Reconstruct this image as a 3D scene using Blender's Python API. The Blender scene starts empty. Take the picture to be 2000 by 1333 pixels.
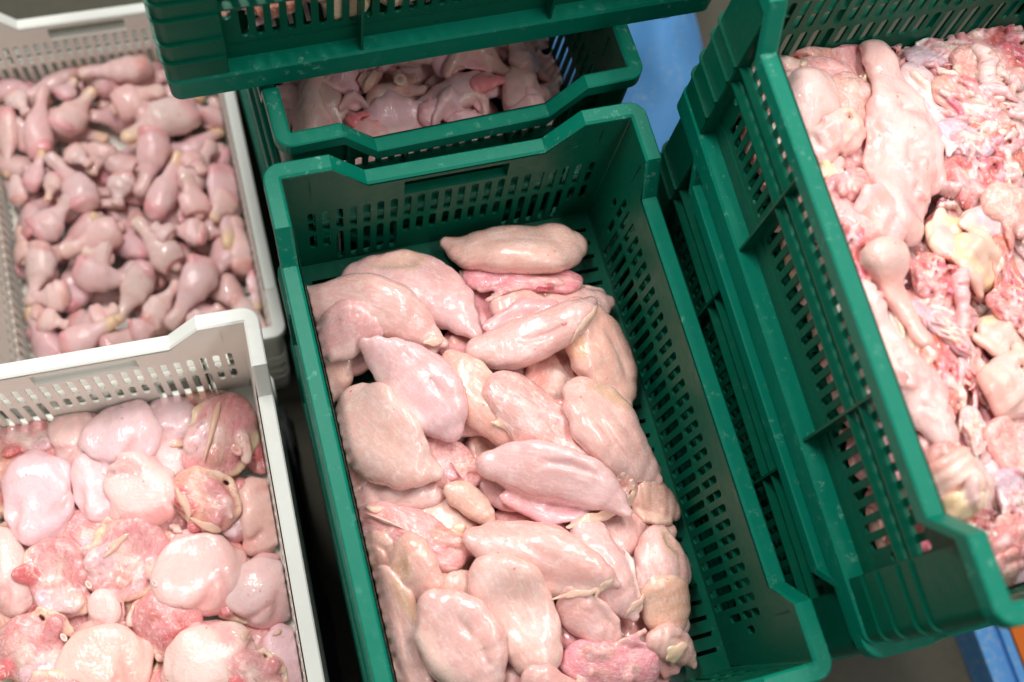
import bpy, math, random
import numpy as np
from math import pi, sin, cos, radians
rnd = random.Random(7)
S = bpy.context.scene
COL = S.collection

# ------------------------------------------------------------------ camera, world, lamps, exposure
FPX = 2230.0                                   # focal length in photo pixels (2000 wide)
G = 0.77                                       # height of the breast crate's rim above the floor
RC = np.array([[0.9569821, -0.2593738, 0.1300402], [-0.2052002, -0.9218847, -0.3286662], [0.2051295, 0.2878434, -0.9354507]])
CC = np.array([-0.0276092, 0.0581779, 1.0166286 + G])
cam = bpy.data.cameras.new('camera'); camo = bpy.data.objects.new('camera', cam); COL.objects.link(camo)
cam.sensor_width = 36.0; cam.lens = FPX / 2000 * 36; cam.clip_start = 0.05; cam.clip_end = 60
from mathutils import Matrix
M4 = Matrix.Identity(4)
for i in range(3):
    M4[i][0], M4[i][1], M4[i][2], M4[i][3] = RC[0][i], -RC[1][i], -RC[2][i], CC[i]
camo.matrix_world = M4
cam.dof.use_dof = True; cam.dof.focus_distance = 1.20; cam.dof.aperture_fstop = 2.8; cam.dof.aperture_blades = 7
S.camera = camo
W = bpy.data.worlds.new('World'); S.world = W; W.use_nodes = True
W.node_tree.nodes['Background'].inputs[0].default_value = (0.93, 0.97, 1.0, 1)
W.node_tree.nodes['Background'].inputs[1].default_value = 0.37
def lamp(name, loc, rot, sx, sy, power, col):
    l = bpy.data.lights.new(name, 'AREA'); l.shape = 'RECTANGLE'; l.size = sx; l.size_y = sy; l.energy = power; l.color = col
    o = bpy.data.objects.new(name, l); COL.objects.link(o); o.location = loc; o.rotation_euler = rot; return o
lamp('ceiling_lamp_key', (0.80, 0.70, G + 1.75), (radians(-8), radians(20), 0), 0.14, 1.3, 23, (1.0, 0.985, 0.95))
lamp('ceiling_lamp_far', (-0.26, 1.30, G + 1.65), (radians(-20), radians(-6), 0), 0.14, 1.3, 37, (1.0, 0.985, 0.96))
lamp('ceiling_lamp_near', (0.85, -0.75, G + 1.8), (radians(20), radians(20), 0), 0.14, 1.3, 11, (1.0, 0.985, 0.96))
S.view_settings.view_transform = 'Standard'; S.view_settings.look = 'None'; S.view_settings.gamma = 1.0
S.view_settings.exposure = 0.06
S.cycles.use_denoising = True
S.cycles.max_bounces = 5; S.cycles.diffuse_bounces = 3; S.cycles.glossy_bounces = 3
S.cycles.use_adaptive_sampling = True; S.cycles.adaptive_threshold = 0.02; S.cycles.caustics_reflective = False; S.cycles.caustics_refractive = False

def unproj(px, z):                             # photo pixel -> point at height z
    d = RC.T @ np.array([(px[0] - 1000) / FPX, (px[1] - 666.5) / FPX, 1.0])
    t = (z - CC[2]) / d[2]
    return CC + t * d

# ------------------------------------------------------------------ materials
def nodes(name):
    m = bpy.data.materials.new(name); m.use_nodes = True
    nt = m.node_tree; return m, nt, nt.nodes, nt.links, nt.nodes['Principled BSDF']
def noise(nt, vec, scale, detail=3, rough=.55, dist=0):
    n = nt.nodes.new('ShaderNodeTexNoise'); n.inputs['Scale'].default_value = scale; n.inputs['Detail'].default_value = detail
    n.inputs['Roughness'].default_value = rough; n.inputs['Distortion'].default_value = dist
    if vec is not None: nt.links.new(vec, n.inputs['Vector'])
    return n.outputs['Fac']
def ramp(nt, fac, a, b, lo=0.0, hi=1.0):
    n = nt.nodes.new('ShaderNodeMapRange'); n.inputs['From Min'].default_value = a; n.inputs['From Max'].default_value = b
    n.inputs['To Min'].default_value = lo; n.inputs['To Max'].default_value = hi; nt.links.new(fac, n.inputs['Value']); return n.outputs['Result']
def mix(nt, fac, a, b, mode='MIX'):
    n = nt.nodes.new('ShaderNodeMix'); n.data_type = 'RGBA'; n.blend_type = mode; n.clamp_factor = True
    for s, v in ((n.inputs['Factor'], fac), (n.inputs[6], a), (n.inputs[7], b)):
        if hasattr(v, 'is_output'): nt.links.new(v, s)
        else: s.default_value = v if isinstance(v, (int, float)) else (*v, 1)
    return n.outputs[2]
def math_(nt, op, a, b):
    n = nt.nodes.new('ShaderNodeMath'); n.operation = op
    for s, v in zip(n.inputs, (a, b)):
        if hasattr(v, 'is_output'): nt.links.new(v, s)
        else: s.default_value = v
    return n.outputs[0]
def bump(nt, h, strength, dist, nrm=None):
    b = nt.nodes.new('ShaderNodeBump'); b.inputs['Strength'].default_value = strength; b.inputs['Distance'].default_value = dist
    nt.links.new(h, b.inputs['Height'])
    if nrm is not None: nt.links.new(nrm, b.inputs['Normal'])
    return b.outputs['Normal']

def plastic(name, col, scuff_col, scuff, rough=.32):
    m, nt, N, L, P = nodes(name)
    g = N.new('ShaderNodeNewGeometry').outputs['Position']
    n1 = noise(nt, g, 9, 4); n2 = noise(nt, g, 90, 5, .7); n3 = noise(nt, g, 300, 2)
    c = mix(nt, ramp(nt, n1, .3, .7, 0, .35), col, tuple(x * .8 for x in col))
    sc = math_(nt, 'MULTIPLY', ramp(nt, n2, .66 - scuff * .1, .80 - scuff * .1), ramp(nt, n1, .42, .62))
    c = mix(nt, math_(nt, 'MULTIPLY', sc, .55), c, scuff_col)
    drops = ramp(nt, n3, .74, .78)
    L.new(c, P.inputs['Base Color'])
    L.new(ramp(nt, n2, .3, .75, rough - .06, rough + .2), P.inputs['Roughness'])
    P.inputs['IOR'].default_value = 1.5; P.inputs['Specular IOR Level'].default_value = .2
    L.new(bump(nt, math_(nt, 'ADD', math_(nt, 'MULTIPLY', n2, .4), drops), .18, .0012), P.inputs['Normal'])
    return m
GREEN = plastic('green_plastic', (0.0001, 0.082, 0.046), (.12, .34, .26), .25)
GREEN_RIM = plastic('green_plastic_rim', (0.0001, 0.150, 0.094), (.25, .50, .40), .8, .34)
WHITE = plastic('white_plastic', (.90, .88, .79), (.66, .62, .52), .4, .4)
WHITE_RIM = plastic('white_plastic_rim', (.86, .86, .79), (.62, .57, .47), .3, .4)
BLUE = plastic('blue_plastic', (.12, .36, .74), (.42, .50, .60), 1.8, .5)
GAP_SHADE = plastic('gap_shade_plastic', (.012, .012, .013), (.05, .05, .05), .2, .5)  # near-black base colour stands in for shade in the gap between stacks
ORANGE = plastic('orange_plastic', (.75, .17, .02), (.6, .3, .15), .5, .4)

def concrete():
    m, nt, N, L, P = nodes('wet_concrete')
    g = N.new('ShaderNodeNewGeometry').outputs['Position']
    n1 = noise(nt, g, 3, 6, .6); n2 = noise(nt, g, 60, 5, .7)
    c = mix(nt, ramp(nt, n1, .3, .7), (.070, .064, .043), (.105, .095, .064))
    c = mix(nt, ramp(nt, n2, .4, .75, 0, .5), c, (.055, .05, .038))
    L.new(c, P.inputs['Base Color']); L.new(ramp(nt, n1, .3, .7, .6, .9), P.inputs['Roughness'])
    L.new(bump(nt, n2, .4, .002), P.inputs['Normal'])
    return m
CONC = concrete()

def meat(name, rough, sss, kind, mott=.35, redc=(.62, .13, .12)):
    m, nt, N, L, P = nodes(name)
    at = N.new('ShaderNodeAttribute'); at.attribute_name = 'tint'
    ar = N.new('ShaderNodeAttribute'); ar.attribute_name = 'rest'
    r = ar.outputs['Vector']
    oi = N.new('ShaderNodeObjectInfo')
    ad = N.new('ShaderNodeVectorMath'); ad.operation = 'ADD'; L.new(r, ad.inputs[0])
    cmb = N.new('ShaderNodeCombineXYZ')
    for i in range(3): L.new(math_(nt, 'MULTIPLY', oi.outputs['Random'], 7.3 + i * 5), cmb.inputs[i])
    L.new(cmb.outputs[0], ad.inputs[1]); v = ad.outputs[0]
    sc = N.new('ShaderNodeVectorMath'); sc.operation = 'MULTIPLY'; L.new(v, sc.inputs[0]); sc.inputs[1].default_value = (.22, 1, 1)
    s2 = N.new('ShaderNodeVectorMath'); s2.operation = 'MULTIPLY'; L.new(v, s2.inputs[0]); s2.inputs[1].default_value = (1, .3, .3)
    fib = noise(nt, sc.outputs[0], 260, 2, .6, .3); rip = noise(nt, s2.outputs[0], 480, 2, .5, .4)
    lo = noise(nt, v, 24, 2); mid = noise(nt, v, 85, 3, .62, 1.0); hi = noise(nt, v, 420, 2, .6)
    c = at.outputs['Color']
    c = mix(nt, ramp(nt, lo, .36, .64, 0, mott), c, mix(nt, 1.0, c, (1.0, .80, .72), 'MULTIPLY'))
    c = mix(nt, ramp(nt, mid, .52, .72, 0, mott * 1.25), c, mix(nt, .5, c, (.76, .33, .30)))
    c = mix(nt, ramp(nt, mid, .47, .30, 0, mott * 1.2), c, mix(nt, .6, c, (.93, .77, .70)))
    spots = noise(nt, v, 130, 1, .5)
    c = mix(nt, ramp(nt, spots, .76, .79, 0, .7), c, redc)
    if kind == 'flesh':
        s3 = N.new('ShaderNodeVectorMath'); s3.operation = 'MULTIPLY'; L.new(v, s3.inputs[0]); s3.inputs[1].default_value = (.5, 1, 1)
        veins = noise(nt, s3.outputs[0], 95, 3, .65, 1.6)
        c = mix(nt, ramp(nt, veins, .56, .68, 0, .5), c, redc)
        c = mix(nt, ramp(nt, veins, .46, .34, 0, .6), c, (.92, .72, .66))
    if kind == 'breast':
        c = mix(nt, ramp(nt, fib, .50, .70, 0, .28), c, (.93, .78, .76))
    L.new(c, P.inputs['Base Color'])
    if kind == 'skin':
        vo = N.new('ShaderNodeTexVoronoi'); vo.feature = 'F1'; vo.inputs['Scale'].default_value = 270; L.new(v, vo.inputs['Vector'])
        h = math_(nt, 'ADD', math_(nt, 'MULTIPLY', vo.outputs['Distance'], -.7), math_(nt, 'MULTIPLY', mid, 2.2))
        nb = bump(nt, h, .30, .0014)
    elif kind == 'flesh':
        h = math_(nt, 'ADD', math_(nt, 'MULTIPLY', mid, 1.6), math_(nt, 'MULTIPLY', hi, .4)); nb = bump(nt, math_(nt, 'ADD', h, math_(nt, 'MULTIPLY', fib, .7)), .45, .0018)
    elif kind == 'breast':
        h = math_(nt, 'ADD', math_(nt, 'MULTIPLY', fib, .45), math_(nt, 'MULTIPLY', mid, 1.3)); h = math_(nt, 'ADD', h, math_(nt, 'MULTIPLY', rip, .5)); nb = bump(nt, h, .30, .0012)
    else:
        nb = bump(nt, math_(nt, 'ADD', mid, math_(nt, 'MULTIPLY', hi, .3)), .4, .0015)
    L.new(nb, P.inputs['Normal'])
    L.new(ramp(nt, hi, .3, .7, rough - .07, rough + .12), P.inputs['Roughness'])
    P.inputs['IOR'].default_value = 1.42
    P.inputs['Subsurface Weight'].default_value = sss; P.inputs['Subsurface Radius'].default_value = (1.0, .36, .27); P.inputs['Subsurface Scale'].default_value = .005
    P.inputs['Coat Weight'].default_value = .95; P.inputs['Coat Roughness'].default_value = .04; P.inputs['Coat IOR'].default_value = 1.38; L.new(nb, P.inputs['Coat Normal'])
    return m
MAT = dict(breast=meat('raw_breast', .27, .55, 'breast', .46), skin=meat('raw_skin', .34, .45, 'skin', .32), flesh=meat('raw_flesh', .26, .45, 'flesh', .45, (.60, .13, .15)),
           fat=meat('raw_fat', .4, .5, 'fat', .2), bone=meat('raw_bone', .4, .3, 'fat', .25))

# ------------------------------------------------------------------ mesh helpers
def link(name, me, parent=None, loc=None, mat=None):
    o = bpy.data.objects.new(name, me); COL.objects.link(o)
    if parent is not None: o.parent = parent
    if loc is not None: o.location = loc
    if mat is not None:
        o.data.materials.clear(); o.data.materials.append(mat)
    return o
def tag(o, label, cat, group=None, kind=None):
    o['label'] = label; o['category'] = cat
    if group: o['group'] = group
    if kind: o['kind'] = kind
    return o
class MB:
    def __init__(s): s.v = []; s.f = []
    def add(s, p): s.v.append(tuple(p)); return len(s.v) - 1
    def quad(s, *p): s.f.append([s.add(q) for q in p])
    def box(s, a, b):
        i = len(s.v); (x0, y0, z0), (x1, y1, z1) = a, b
        s.v += [(x0,y0,z0),(x1,y0,z0),(x1,y1,z0),(x0,y1,z0),(x0,y0,z1),(x1,y0,z1),(x1,y1,z1),(x0,y1,z1)]
        s.f += [[i+3,i+2,i+1,i],[i+4,i+5,i+6,i+7],[i,i+1,i+5,i+4],[i+1,i+2,i+6,i+5],[i+2,i+3,i+7,i+6],[i+3,i,i+4,i+7]]
    def mesh(s, name, mat, smooth=False):
        me = bpy.data.meshes.new(name); me.from_pydata(s.v, [], s.f); me.update()
        if smooth: me.polygons.foreach_set('use_smooth', [True] * len(me.polygons))
        me.materials.append(mat); return me

# ------------------------------------------------------------------ ventilated crate (600 x 400), local origin at base centre, z up
CH = 0.262; LX, LY = 0.40, 0.60; LOW = 0.0456; FLOOR = -0.205; RO = 0.018
def inset(z): return 0.0165 + 0.0105 * min(1, max(0, -z / 0.205))       # inner wall surface
def topz(u, L):                                  # rim line along a side
    a, b = (0.068, 0.104) if L == LX else (0.070, 0.092)
    d = min(u, L - u)
    return 0.0 if d <= a else (-LOW if d >= b else -LOW * (d - a) / (b - a))
def sidepos(side, u, ins, z):                    # sides: 0 front(-y) 1 right(+x) 2 back(+y) 3 left(-x)
    if side == 0: x, y = u, ins
    elif side == 1: x, y = LX - ins, u
    elif side == 2: x, y = LX - u, LY - ins
    else: x, y = ins, LY - u
    return (x - LX / 2, y - LY / 2, z + CH)
def wall_mesh(side, mat):
    L = LX if side % 2 == 0 else LY
    n = 22 if L == LX else 35
    p = (L - 0.072) / n; u0 = 0.036
    uc = [RO] + [u0 + p * i for i in range(n + 1)] + [L - RO]
    # extra cuts at rim corners
    a, b = (0.068, 0.104) if L == LX else (0.070, 0.092)
    zc = [FLOOR - 0.028, -0.2015, -0.1310, -0.0795]
    T = 0.003
    m = MB()
    def P(u, z, d):
        e = max(RO, inset(z) + .002); return sidepos(side, min(max(u, e), L - e), inset(z) - d, z)
    holes = {}
    for i in range(n):
        c = u0 + p * (i + .5); w = 0.0040
        edge = min(i, n - 1 - i)
        if L == LX:
            longs = 2 <= edge <= 6
            holes[(i + 1, 1)] = (c - w, -0.198 if longs else -0.164, c + w, -0.1345)
            holes[(i + 1, 2)] = (c - w, -0.1275, c + w, -0.0845)
        else:
            if edge >= 3: holes[(i + 1, 1)] = (c - w, -0.198, c + w, -0.1345)
            elif edge == 2: holes[(i + 1, 1)] = (c - w, -0.164, c + w, -0.1345)
            if edge >= 2: holes[(i + 1, 2)] = (c - w, -0.1275, c + w, -0.0845)
            elif edge == 1: holes[(i + 1, 2)] = (c - w, -0.1275, c + w, -0.1100)
    def cell(ua, ub, z00, z10, z11, z01, hole):
        outer = [(ua, z00), (ub, z10), (ub, z11), (ua, z01)]
        for d, flip in ((0, False), (T, True)):
            pts = [P(u, z, d) for u, z in outer]
            if hole is None:
                m.quad(*(pts if flip else pts[::-1])); continue
            h0, hz0, h1, hz1 = hole; k = 0.0026
            o8 = [(h0 + k, hz0), (h1 - k, hz0), (h1, hz0 + k), (h1, hz1 - k), (h1 - k, hz1), (h0 + k, hz1), (h0, hz1 - k), (h0, hz0 + k)]
            q = [P(u, z, d) for u, z in o8]
            fs = [[pts[0], pts[1], q[1], q[0]], [pts[1], q[2], q[1]], [pts[1], pts[2], q[3], q[2]], [pts[2], q[4], q[3]],
                  [pts[2], pts[3], q[5], q[4]], [pts[3], q[6], q[5]], [pts[3], pts[0], q[7], q[6]], [pts[0], q[0], q[7]]]
            for f in fs: m.quad(*(f if flip else f[::-1]))
        if hole is not None:
            qi = [P(u, z, 0) for u, z in o8]; qo = [P(u, z, T) for u, z in o8]
            for i in range(8):
                j = (i + 1) % 8; m.quad(qi[i], qi[j], qo[j], qo[i])
    for i in range(len(uc) - 1):
        for j in range(len(zc) - 1):
            cell(uc[i], uc[i + 1], zc[j], zc[j], zc[j + 1], zc[j + 1], holes.get((i, j)))
    # upper band up to the stepped rim
    cuts = sorted(set([round(x, 5) for x in uc] + [a, b, L - a, L - b, L/2 - .057, L/2 + .057]))
    cuts = [x for k, x in enumerate(cuts) if k == 0 or x - cuts[k - 1] > .0004]
    zb = zc[-1]
    for ua, ub in zip(cuts[:-1], cuts[1:]):
        ta, tb = topz(ua, L) - .002, topz(ub, L) - .002
        if L == LX:
            mid = (ua + ub) / 2
            if abs(mid - L / 2) < .057:
                # hand hole strip: open between -0.070 and -0.052
                cell(ua, ub, -0.053, -0.053, tb, ta, None)
            else:
                cell(ua, ub, zb, zb, tb, ta, None)
        else:
            cell(ua, ub, zb, zb, tb, ta, None)
    if L == LX:                                   # hand hole lining
        h0, h1, z0, z1 = L/2 - .057, L/2 + .057, zb, -.053
        q = [(h0, z0), (h1, z0), (h1, z1), (h0, z1)]
        for i in range(4):
            j = (i + 1) % 4
            m.quad(P(*q[i], 0), P(*q[j], 0), P(*q[j], .011), P(*q[i], .011))
    return m.mesh('wall', mat)
def loop_path(full=True):
    """points round the rounded rectangle: (x, y, nx, ny, z of the rim) with inward offset along -n"""
    out = []
    for side in range(4):
        L = LX if side % 2 == 0 else LY
        a, b = (0.068, 0.104) if L == LX else (0.070, 0.092)
        us = [RO, .05, a, b, L * .35, L * .5, L * .65, L - b, L - a, L - .05, L - RO]
        for u in us:
            x, y, _ = sidepos(side, u, 0, 0); n = [(0, -1), (1, 0), (0, 1), (-1, 0)][side]
            out.append((x, y, n[0], n[1], topz(u, L)))
        cx, cy = [(LX/2 - RO, -LY/2 + RO), (LX/2 - RO, LY/2 - RO), (-LX/2 + RO, LY/2 - RO), (-LX/2 + RO, -LY/2 + RO)][side]
        a0 = [-pi/2, 0, pi/2, pi][side]
        for k in range(1, 6):
            t = a0 + k * pi / 12; out.append((cx + RO * cos(t), cy + RO * sin(t), cos(t), sin(t), 0.0))
    return out
PATH = loop_path()
def sweep(prof, mat, name, follow=True):
    m = MB(); n = len(PATH); k = len(prof)
    for (x, y, nx, ny, tz) in PATH:
        for (ins, z) in prof: m.add((x - nx * ins, y - ny * ins, (tz if follow else 0) + z + CH))
    for i in range(n):
        j = (i + 1) % n
        for a in range(k):
            b = (a + 1) % k
            m.f.append([i*k + a, i*k + b, j*k + b, j*k + a])
    return m.mesh(name, mat)
def corner_mesh(mat):
    m = MB(); zs = [FLOOR - .028, -.16, -.11, -.06, -.002]; T = .003
    rows = []
    for d in (0, T):
        rows.append([[m.add((LX/2 - max(RO, inset(z) + .002) + (max(RO - inset(z), .002) + d) * cos(t), LY/2 - max(RO, inset(z) + .002) + (max(RO - inset(z), .002) + d) * sin(t), z + CH)) for t in [k * pi / 12 for k in range(7)]] for z in zs])
    for d in (0, 1):
        for a in range(len(zs) - 1):
            for k in range(6):
                f = [rows[d][a][k], rows[d][a][k+1], rows[d][a+1][k+1], rows[d][a+1][k]]
                m.f.append(f if d else f[::-1])
    return m.mesh('corner_post', mat, True)
def base_mesh(mat):
    m = MB(); i0 = inset(FLOOR) - .004
    x0, x1, y0, y1 = -LX/2 + i0, LX/2 - i0, -LY/2 + i0, LY/2 - i0
    xs = [x0, x0 + .012, x0 + .042, x1 - .042, x1 - .012, x1]
    n = 32; ys = [y0 + (y1 - y0) * k / n for k in range(n + 1)]
    zt, zb = FLOOR + CH, FLOOR + CH - .003
    for i in range(5):
        for j in range(n):
            if i in (1, 3) and 0 < j < n - 1:
                c = (ys[j] + ys[j+1]) / 2; w = .0024
                for a, b in ((ys[j], c - w), (c + w, ys[j+1])):
                    m.quad((xs[i], a, zt), (xs[i+1], a, zt), (xs[i+1], b, zt), (xs[i], b, zt)); m.quad((xs[i], b, zb), (xs[i+1], b, zb), (xs[i+1], a, zb), (xs[i], a, zb))
                for s in (-w, w): m.quad((xs[i], c + s, zt), (xs[i+1], c + s, zt), (xs[i+1], c + s, zb), (xs[i], c + s, zb))
            else:
                m.quad((xs[i], ys[j], zt), (xs[i+1], ys[j], zt), (xs[i+1], ys[j+1], zt), (xs[i], ys[j+1], zt)); m.quad((xs[i], ys[j+1], zb), (xs[i+1], ys[j+1], zb), (xs[i+1], ys[j], zb), (xs[i], ys[j], zb))
    return m.mesh('base', mat)
def rib_mesh(side, u, mat):
    m = MB(); L = LX if side % 2 == 0 else LY
    zs = [-.235, -.16, -.10, topz(u, L) - .006]
    for s in (-.0013, .0013):
        for za, zb in zip(zs[:-1], zs[1:]):
            m.quad(sidepos(side, u + s, (.0085), za), sidepos(side, u + s, inset(za) - .002, za), sidepos(side, u + s, inset(zb) - .002, zb), sidepos(side, u + s, (.0085), zb))
    for za, zb in zip(zs[:-1], zs[1:]):
        m.quad(sidepos(side, u - .0013, (.0085), za), sidepos(side, u + .0013, (.0085), za), sidepos(side, u + .0013, (.0085), zb), sidepos(side, u - .0013, (.0085), zb))
    return m.mesh('rib', mat)
def corner_rib(side, u0, u1, z, mat):
    m = MB(); t = .0012
    p = lambda u, i, zz: sidepos(side, u, i, zz)
    a = inset(z) - .002
    m.quad(p(u0, a - .009, z + t), p(u1, a - .009, z + t), p(u1, a, z + t), p(u0, a, z + t)); m.quad(p(u0, a - .009, z - t), p(u1, a - .009, z - t), p(u1, a, z - t), p(u0, a, z - t))
    m.quad(p(u0, a - .009, z - t), p(u1, a - .009, z - t), p(u1, a - .009, z + t), p(u0, a - .009, z + t))
    return m.mesh('rib', mat)
def corner_panel(mat):
    m = MB(); zs = [-.2285, -.200, -.1985, -.170, -.1685, -.1325, -.131, -.108, -.1065, -.055, -.018]; pts = []
    for z in zs:
        off = .0012 if zs.index(z) % 2 == 0 else 0
        row = [(LX/2 - .0075, LY/2 - .066), ]
        r = RO - .0075
        row += [(LX/2 - RO + r*cos(t), LY/2 - RO + r*sin(t)) for t in [k * pi / 12 for k in range(7)]] + [(LX/2 - .045, LY/2 - .0075)]
        pts.append([m.add((x, y, z + CH)) for x, y in row])
    for a in range(len(zs) - 1):
        for k in range(len(pts[0]) - 1): m.f.append([pts[a][k], pts[a][k+1], pts[a+1][k+1], pts[a+1][k]])
    a0, a1 = pts[0], pts[-1]
    for e, (dx, dy) in ((0, (-.012, 0)), (-1, (0, -.012))):      # returns to the recessed wall
        for a in range(len(zs) - 1):
            p, q = m.v[pts[a][e]], m.v[pts[a+1][e]]
            m.quad(p, q, (q[0] + dx, q[1] + dy, q[2]), (p[0] + dx, p[1] + dy, p[2]))
    for z in (-.199, -.169, -.1315, -.107):                       # ledges wrapping the corner
        row = [(LX/2 - .0045, LY/2 - .066)] + [(LX/2 - RO + (RO - .0045)*cos(t), LY/2 - RO + (RO - .0045)*sin(t)) for t in [k * pi / 12 for k in range(7)]] + [(LX/2 - .045, LY/2 - .0045)]
        inn = [(LX/2 - .0085, LY/2 - .066)] + [(LX/2 - RO + (RO - .0085)*cos(t), LY/2 - RO + (RO - .0085)*sin(t)) for t in [k * pi / 12 for k in range(7)]] + [(LX/2 - .045, LY/2 - .0085)]
        for k in range(len(row) - 1):
            t = .0011
            A, B, Ci, D = row[k], row[k+1], inn[k+1], inn[k]
            m.quad((*A, z+t+CH), (*B, z+t+CH), (*Ci, z+t+CH), (*D, z+t+CH)); m.quad((*A, z-t+CH), (*B, z-t+CH), (*Ci, z-t+CH), (*D, z-t+CH)); m.quad((*A, z-t+CH), (*B, z-t+CH), (*B, z+t+CH), (*A, z+t+CH))
    return m.mesh('corner_panel', mat)
def crate_meshes(mat, rim):
    d = []
    for s in range(4): d.append(('end_wall' if s % 2 == 0 else 'long_wall', wall_mesh(s, mat)))
    d.append(('rim', sweep([(.0175, -.0015), (.0150, .0006), (.0020, .0006), (.0004, -.0008), (0, -.016), (.0028, -.016), (.0030, -.004), (.0175, -.0045)], rim, 'rim')))
    for z in (-.1065, -.1315):
        i = inset(z)
        d.append(('horizontal_rib', sweep([(i - .001, z + .0012), (.0095, z + .0012), (.0095, z - .0012), (i - .001, z - .0012)], mat, 'horizontal_rib', False)))
    d.append(('skirt', sweep([(.027, -.230), (.0085, -.230), (.0062, -.233), (.0068, -.262), (.0108, -.262), (.0100, -.236), (.027, -.234)], rim, 'skirt', False)))
    d.append(('base', base_mesh(mat)))
    pm = corner_panel(mat)
    for k in range(4): d.append(('corner_panel', pm, k))
    cm = corner_mesh(mat)
    for k in range(4): d.append(('corner_post', cm, k))
    for side in (1, 3):
        for u in (.066, .2, .4, .534): d.append(('rib', rib_mesh(side, u, mat)))
    for side in (0, 2):
        for u in (.075, .14, .26, .325): d.append(('rib', rib_mesh(side, u, mat)))
    return d
GM = crate_meshes(GREEN, GREEN_RIM); WM = crate_meshes(WHITE, WHITE_RIM)
def crate(parts, x, y, ztop, yaw, label, group, name='green_crate', corner=True):
    """x, y = front-left rim corner, ztop = world height of the raised corners"""
    cx = x + LX/2 * cos(yaw) - LY/2 * sin(yaw); cy = y + LX/2 * sin(yaw) + LY/2 * cos(yaw)
    e = bpy.data.objects.new(name, None); COL.objects.link(e); e.empty_display_size = .05
    e.location = (cx, cy, ztop - CH); e.rotation_euler = (0, 0, yaw)
    tag(e, label, 'crate', group)
    for p in parts:
        o = bpy.data.objects.new(p[0], p[1]); COL.objects.link(o); o.parent = e
        if len(p) == 3:
            o.scale = [(1, 1, 1), (-1, 1, 1), (-1, -1, 1), (1, -1, 1)][p[2]]
    return e
YR = -0.018
CR = dict(main=(0, 0, G, 0.0), back=(0.021, 0.622, G - .016, .030), right=(.426, .011, G + .24, YR), drum=(-.399, .603, G - .497, -.006), thigh=(-.448, -.055, G - .19, -.03))
gg = 'green ventilated meat crates'; wg = 'white ventilated meat crates'
crate(GM, *CR['main'], 'green ventilated plastic crate holding smooth boneless chicken breasts', gg)
crate(GM, *CR['back'], 'green ventilated crate of chicken wings, half covered by a crate set across it', gg)
crate(GM, *CR['right'], 'green ventilated crate heaped with neck skins and carcass trimmings', gg)
crate(WM, *CR['drum'], 'white ventilated crate full of drumsticks', wg, 'white_crate')
crate(WM, *CR['thigh'], 'white ventilated crate full of skin-on chicken thighs', wg, 'white_crate')
# crate set across the wings crate: long side facing the breasts, rests on the raised corners
TOPY = pi / 2 + .012
def crate_at_centre(parts, cx, cy, ztop, yaw, *a, **k):
    x = cx - LX/2 * cos(yaw) + LY/2 * sin(yaw); y = cy - LX/2 * sin(yaw) - LY/2 * cos(yaw)
    crate(parts, x, y, ztop, yaw, *a, **k); return (x, y, ztop, yaw)
CR['top'] = crate_at_centre(GM, .222, .700 + .192, G - .016 + CH, TOPY, 'green ventilated crate set crosswise on top of the wings crate', gg)
# lower crates that carry the stacks
PITCH = .240
crate(GM, .002, .002, G - PITCH, .004, 'lower green crate carrying the crate of chicken breasts', gg)
crate(GM, 0, 0, G - 2 * PITCH, -.003, 'bottom green crate of the stack under the chicken breasts', gg)
for k, lab in ((0, 'green crate directly under the crate of carcass trimmings'), (1, 'second green crate below the crate of carcass trimmings'), (2, 'bottom green crate of the stack under the carcass trimmings')):
    crate(GM, .432 - .002 * k, .004, G - PITCH * k, YR + .004 * (k % 2), lab, gg)
crate(GM, .022, .624, G - .016 - PITCH, .03, 'green crate directly under the crate of chicken wings', gg)
crate(GM, .024, .622, G - .016 - 2 * PITCH, .034, 'bottom green crate of the stack under the chicken wings', gg)
crate(WM, -.446, -.054, G - .19 - PITCH, -.028, 'lower white crate carrying the crate of chicken thighs', wg, 'white_crate')

# ------------------------------------------------------------------ ground and things behind the stacks
def ground():
    n = 40; m = MB()
    for i in range(n):
        for j in range(n):
            a, b = -6 + 12 * i / n, -6 + 12 * j / n; s = 12 / n
            m.quad((a, b, 0), (a + s, b, 0), (a + s, b + s, 0), (a, b + s, 0))
    o = link('ground', m.mesh('ground', CONC)); o['kind'] = 'structure'
ground()
def pallet(x0, y0, x1, y1, z, h, label, mat, cat='pallet'):
    e = bpy.data.objects.new('plastic_pallet', None); COL.objects.link(e); e.location = ((x0 + x1) / 2, (y0 + y1) / 2, z)
    tag(e, label, cat); hx, hy = (x1 - x0) / 2, (y1 - y0) / 2
    n = 5; s = 2 * hx / n
    for k in range(n):
        m = MB(); m.box((-hx + s * k + .004, -hy, h - .02), (-hx + s * (k + 1) - .004, hy, h)); link('deck_board', m.mesh('deck_board', mat), e)
    for k in range(3):
        yy = -hy + .03 + (2 * hy - .06) * k / 2
        m = MB(); m.box((-hx, yy - .03, 0), (hx, yy + .03, h - .021)); link('runner', m.mesh('runner', mat), e)
pallet(-.47, -.08, .00 - .02, .56, 0, G - .19 - PITCH - CH - .002, 'low plastic pallet under the white thigh crates, coloured black for the shaded gap', GAP_SHADE)  # unseen support; its black imitates the shade between the tall stacks

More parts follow.
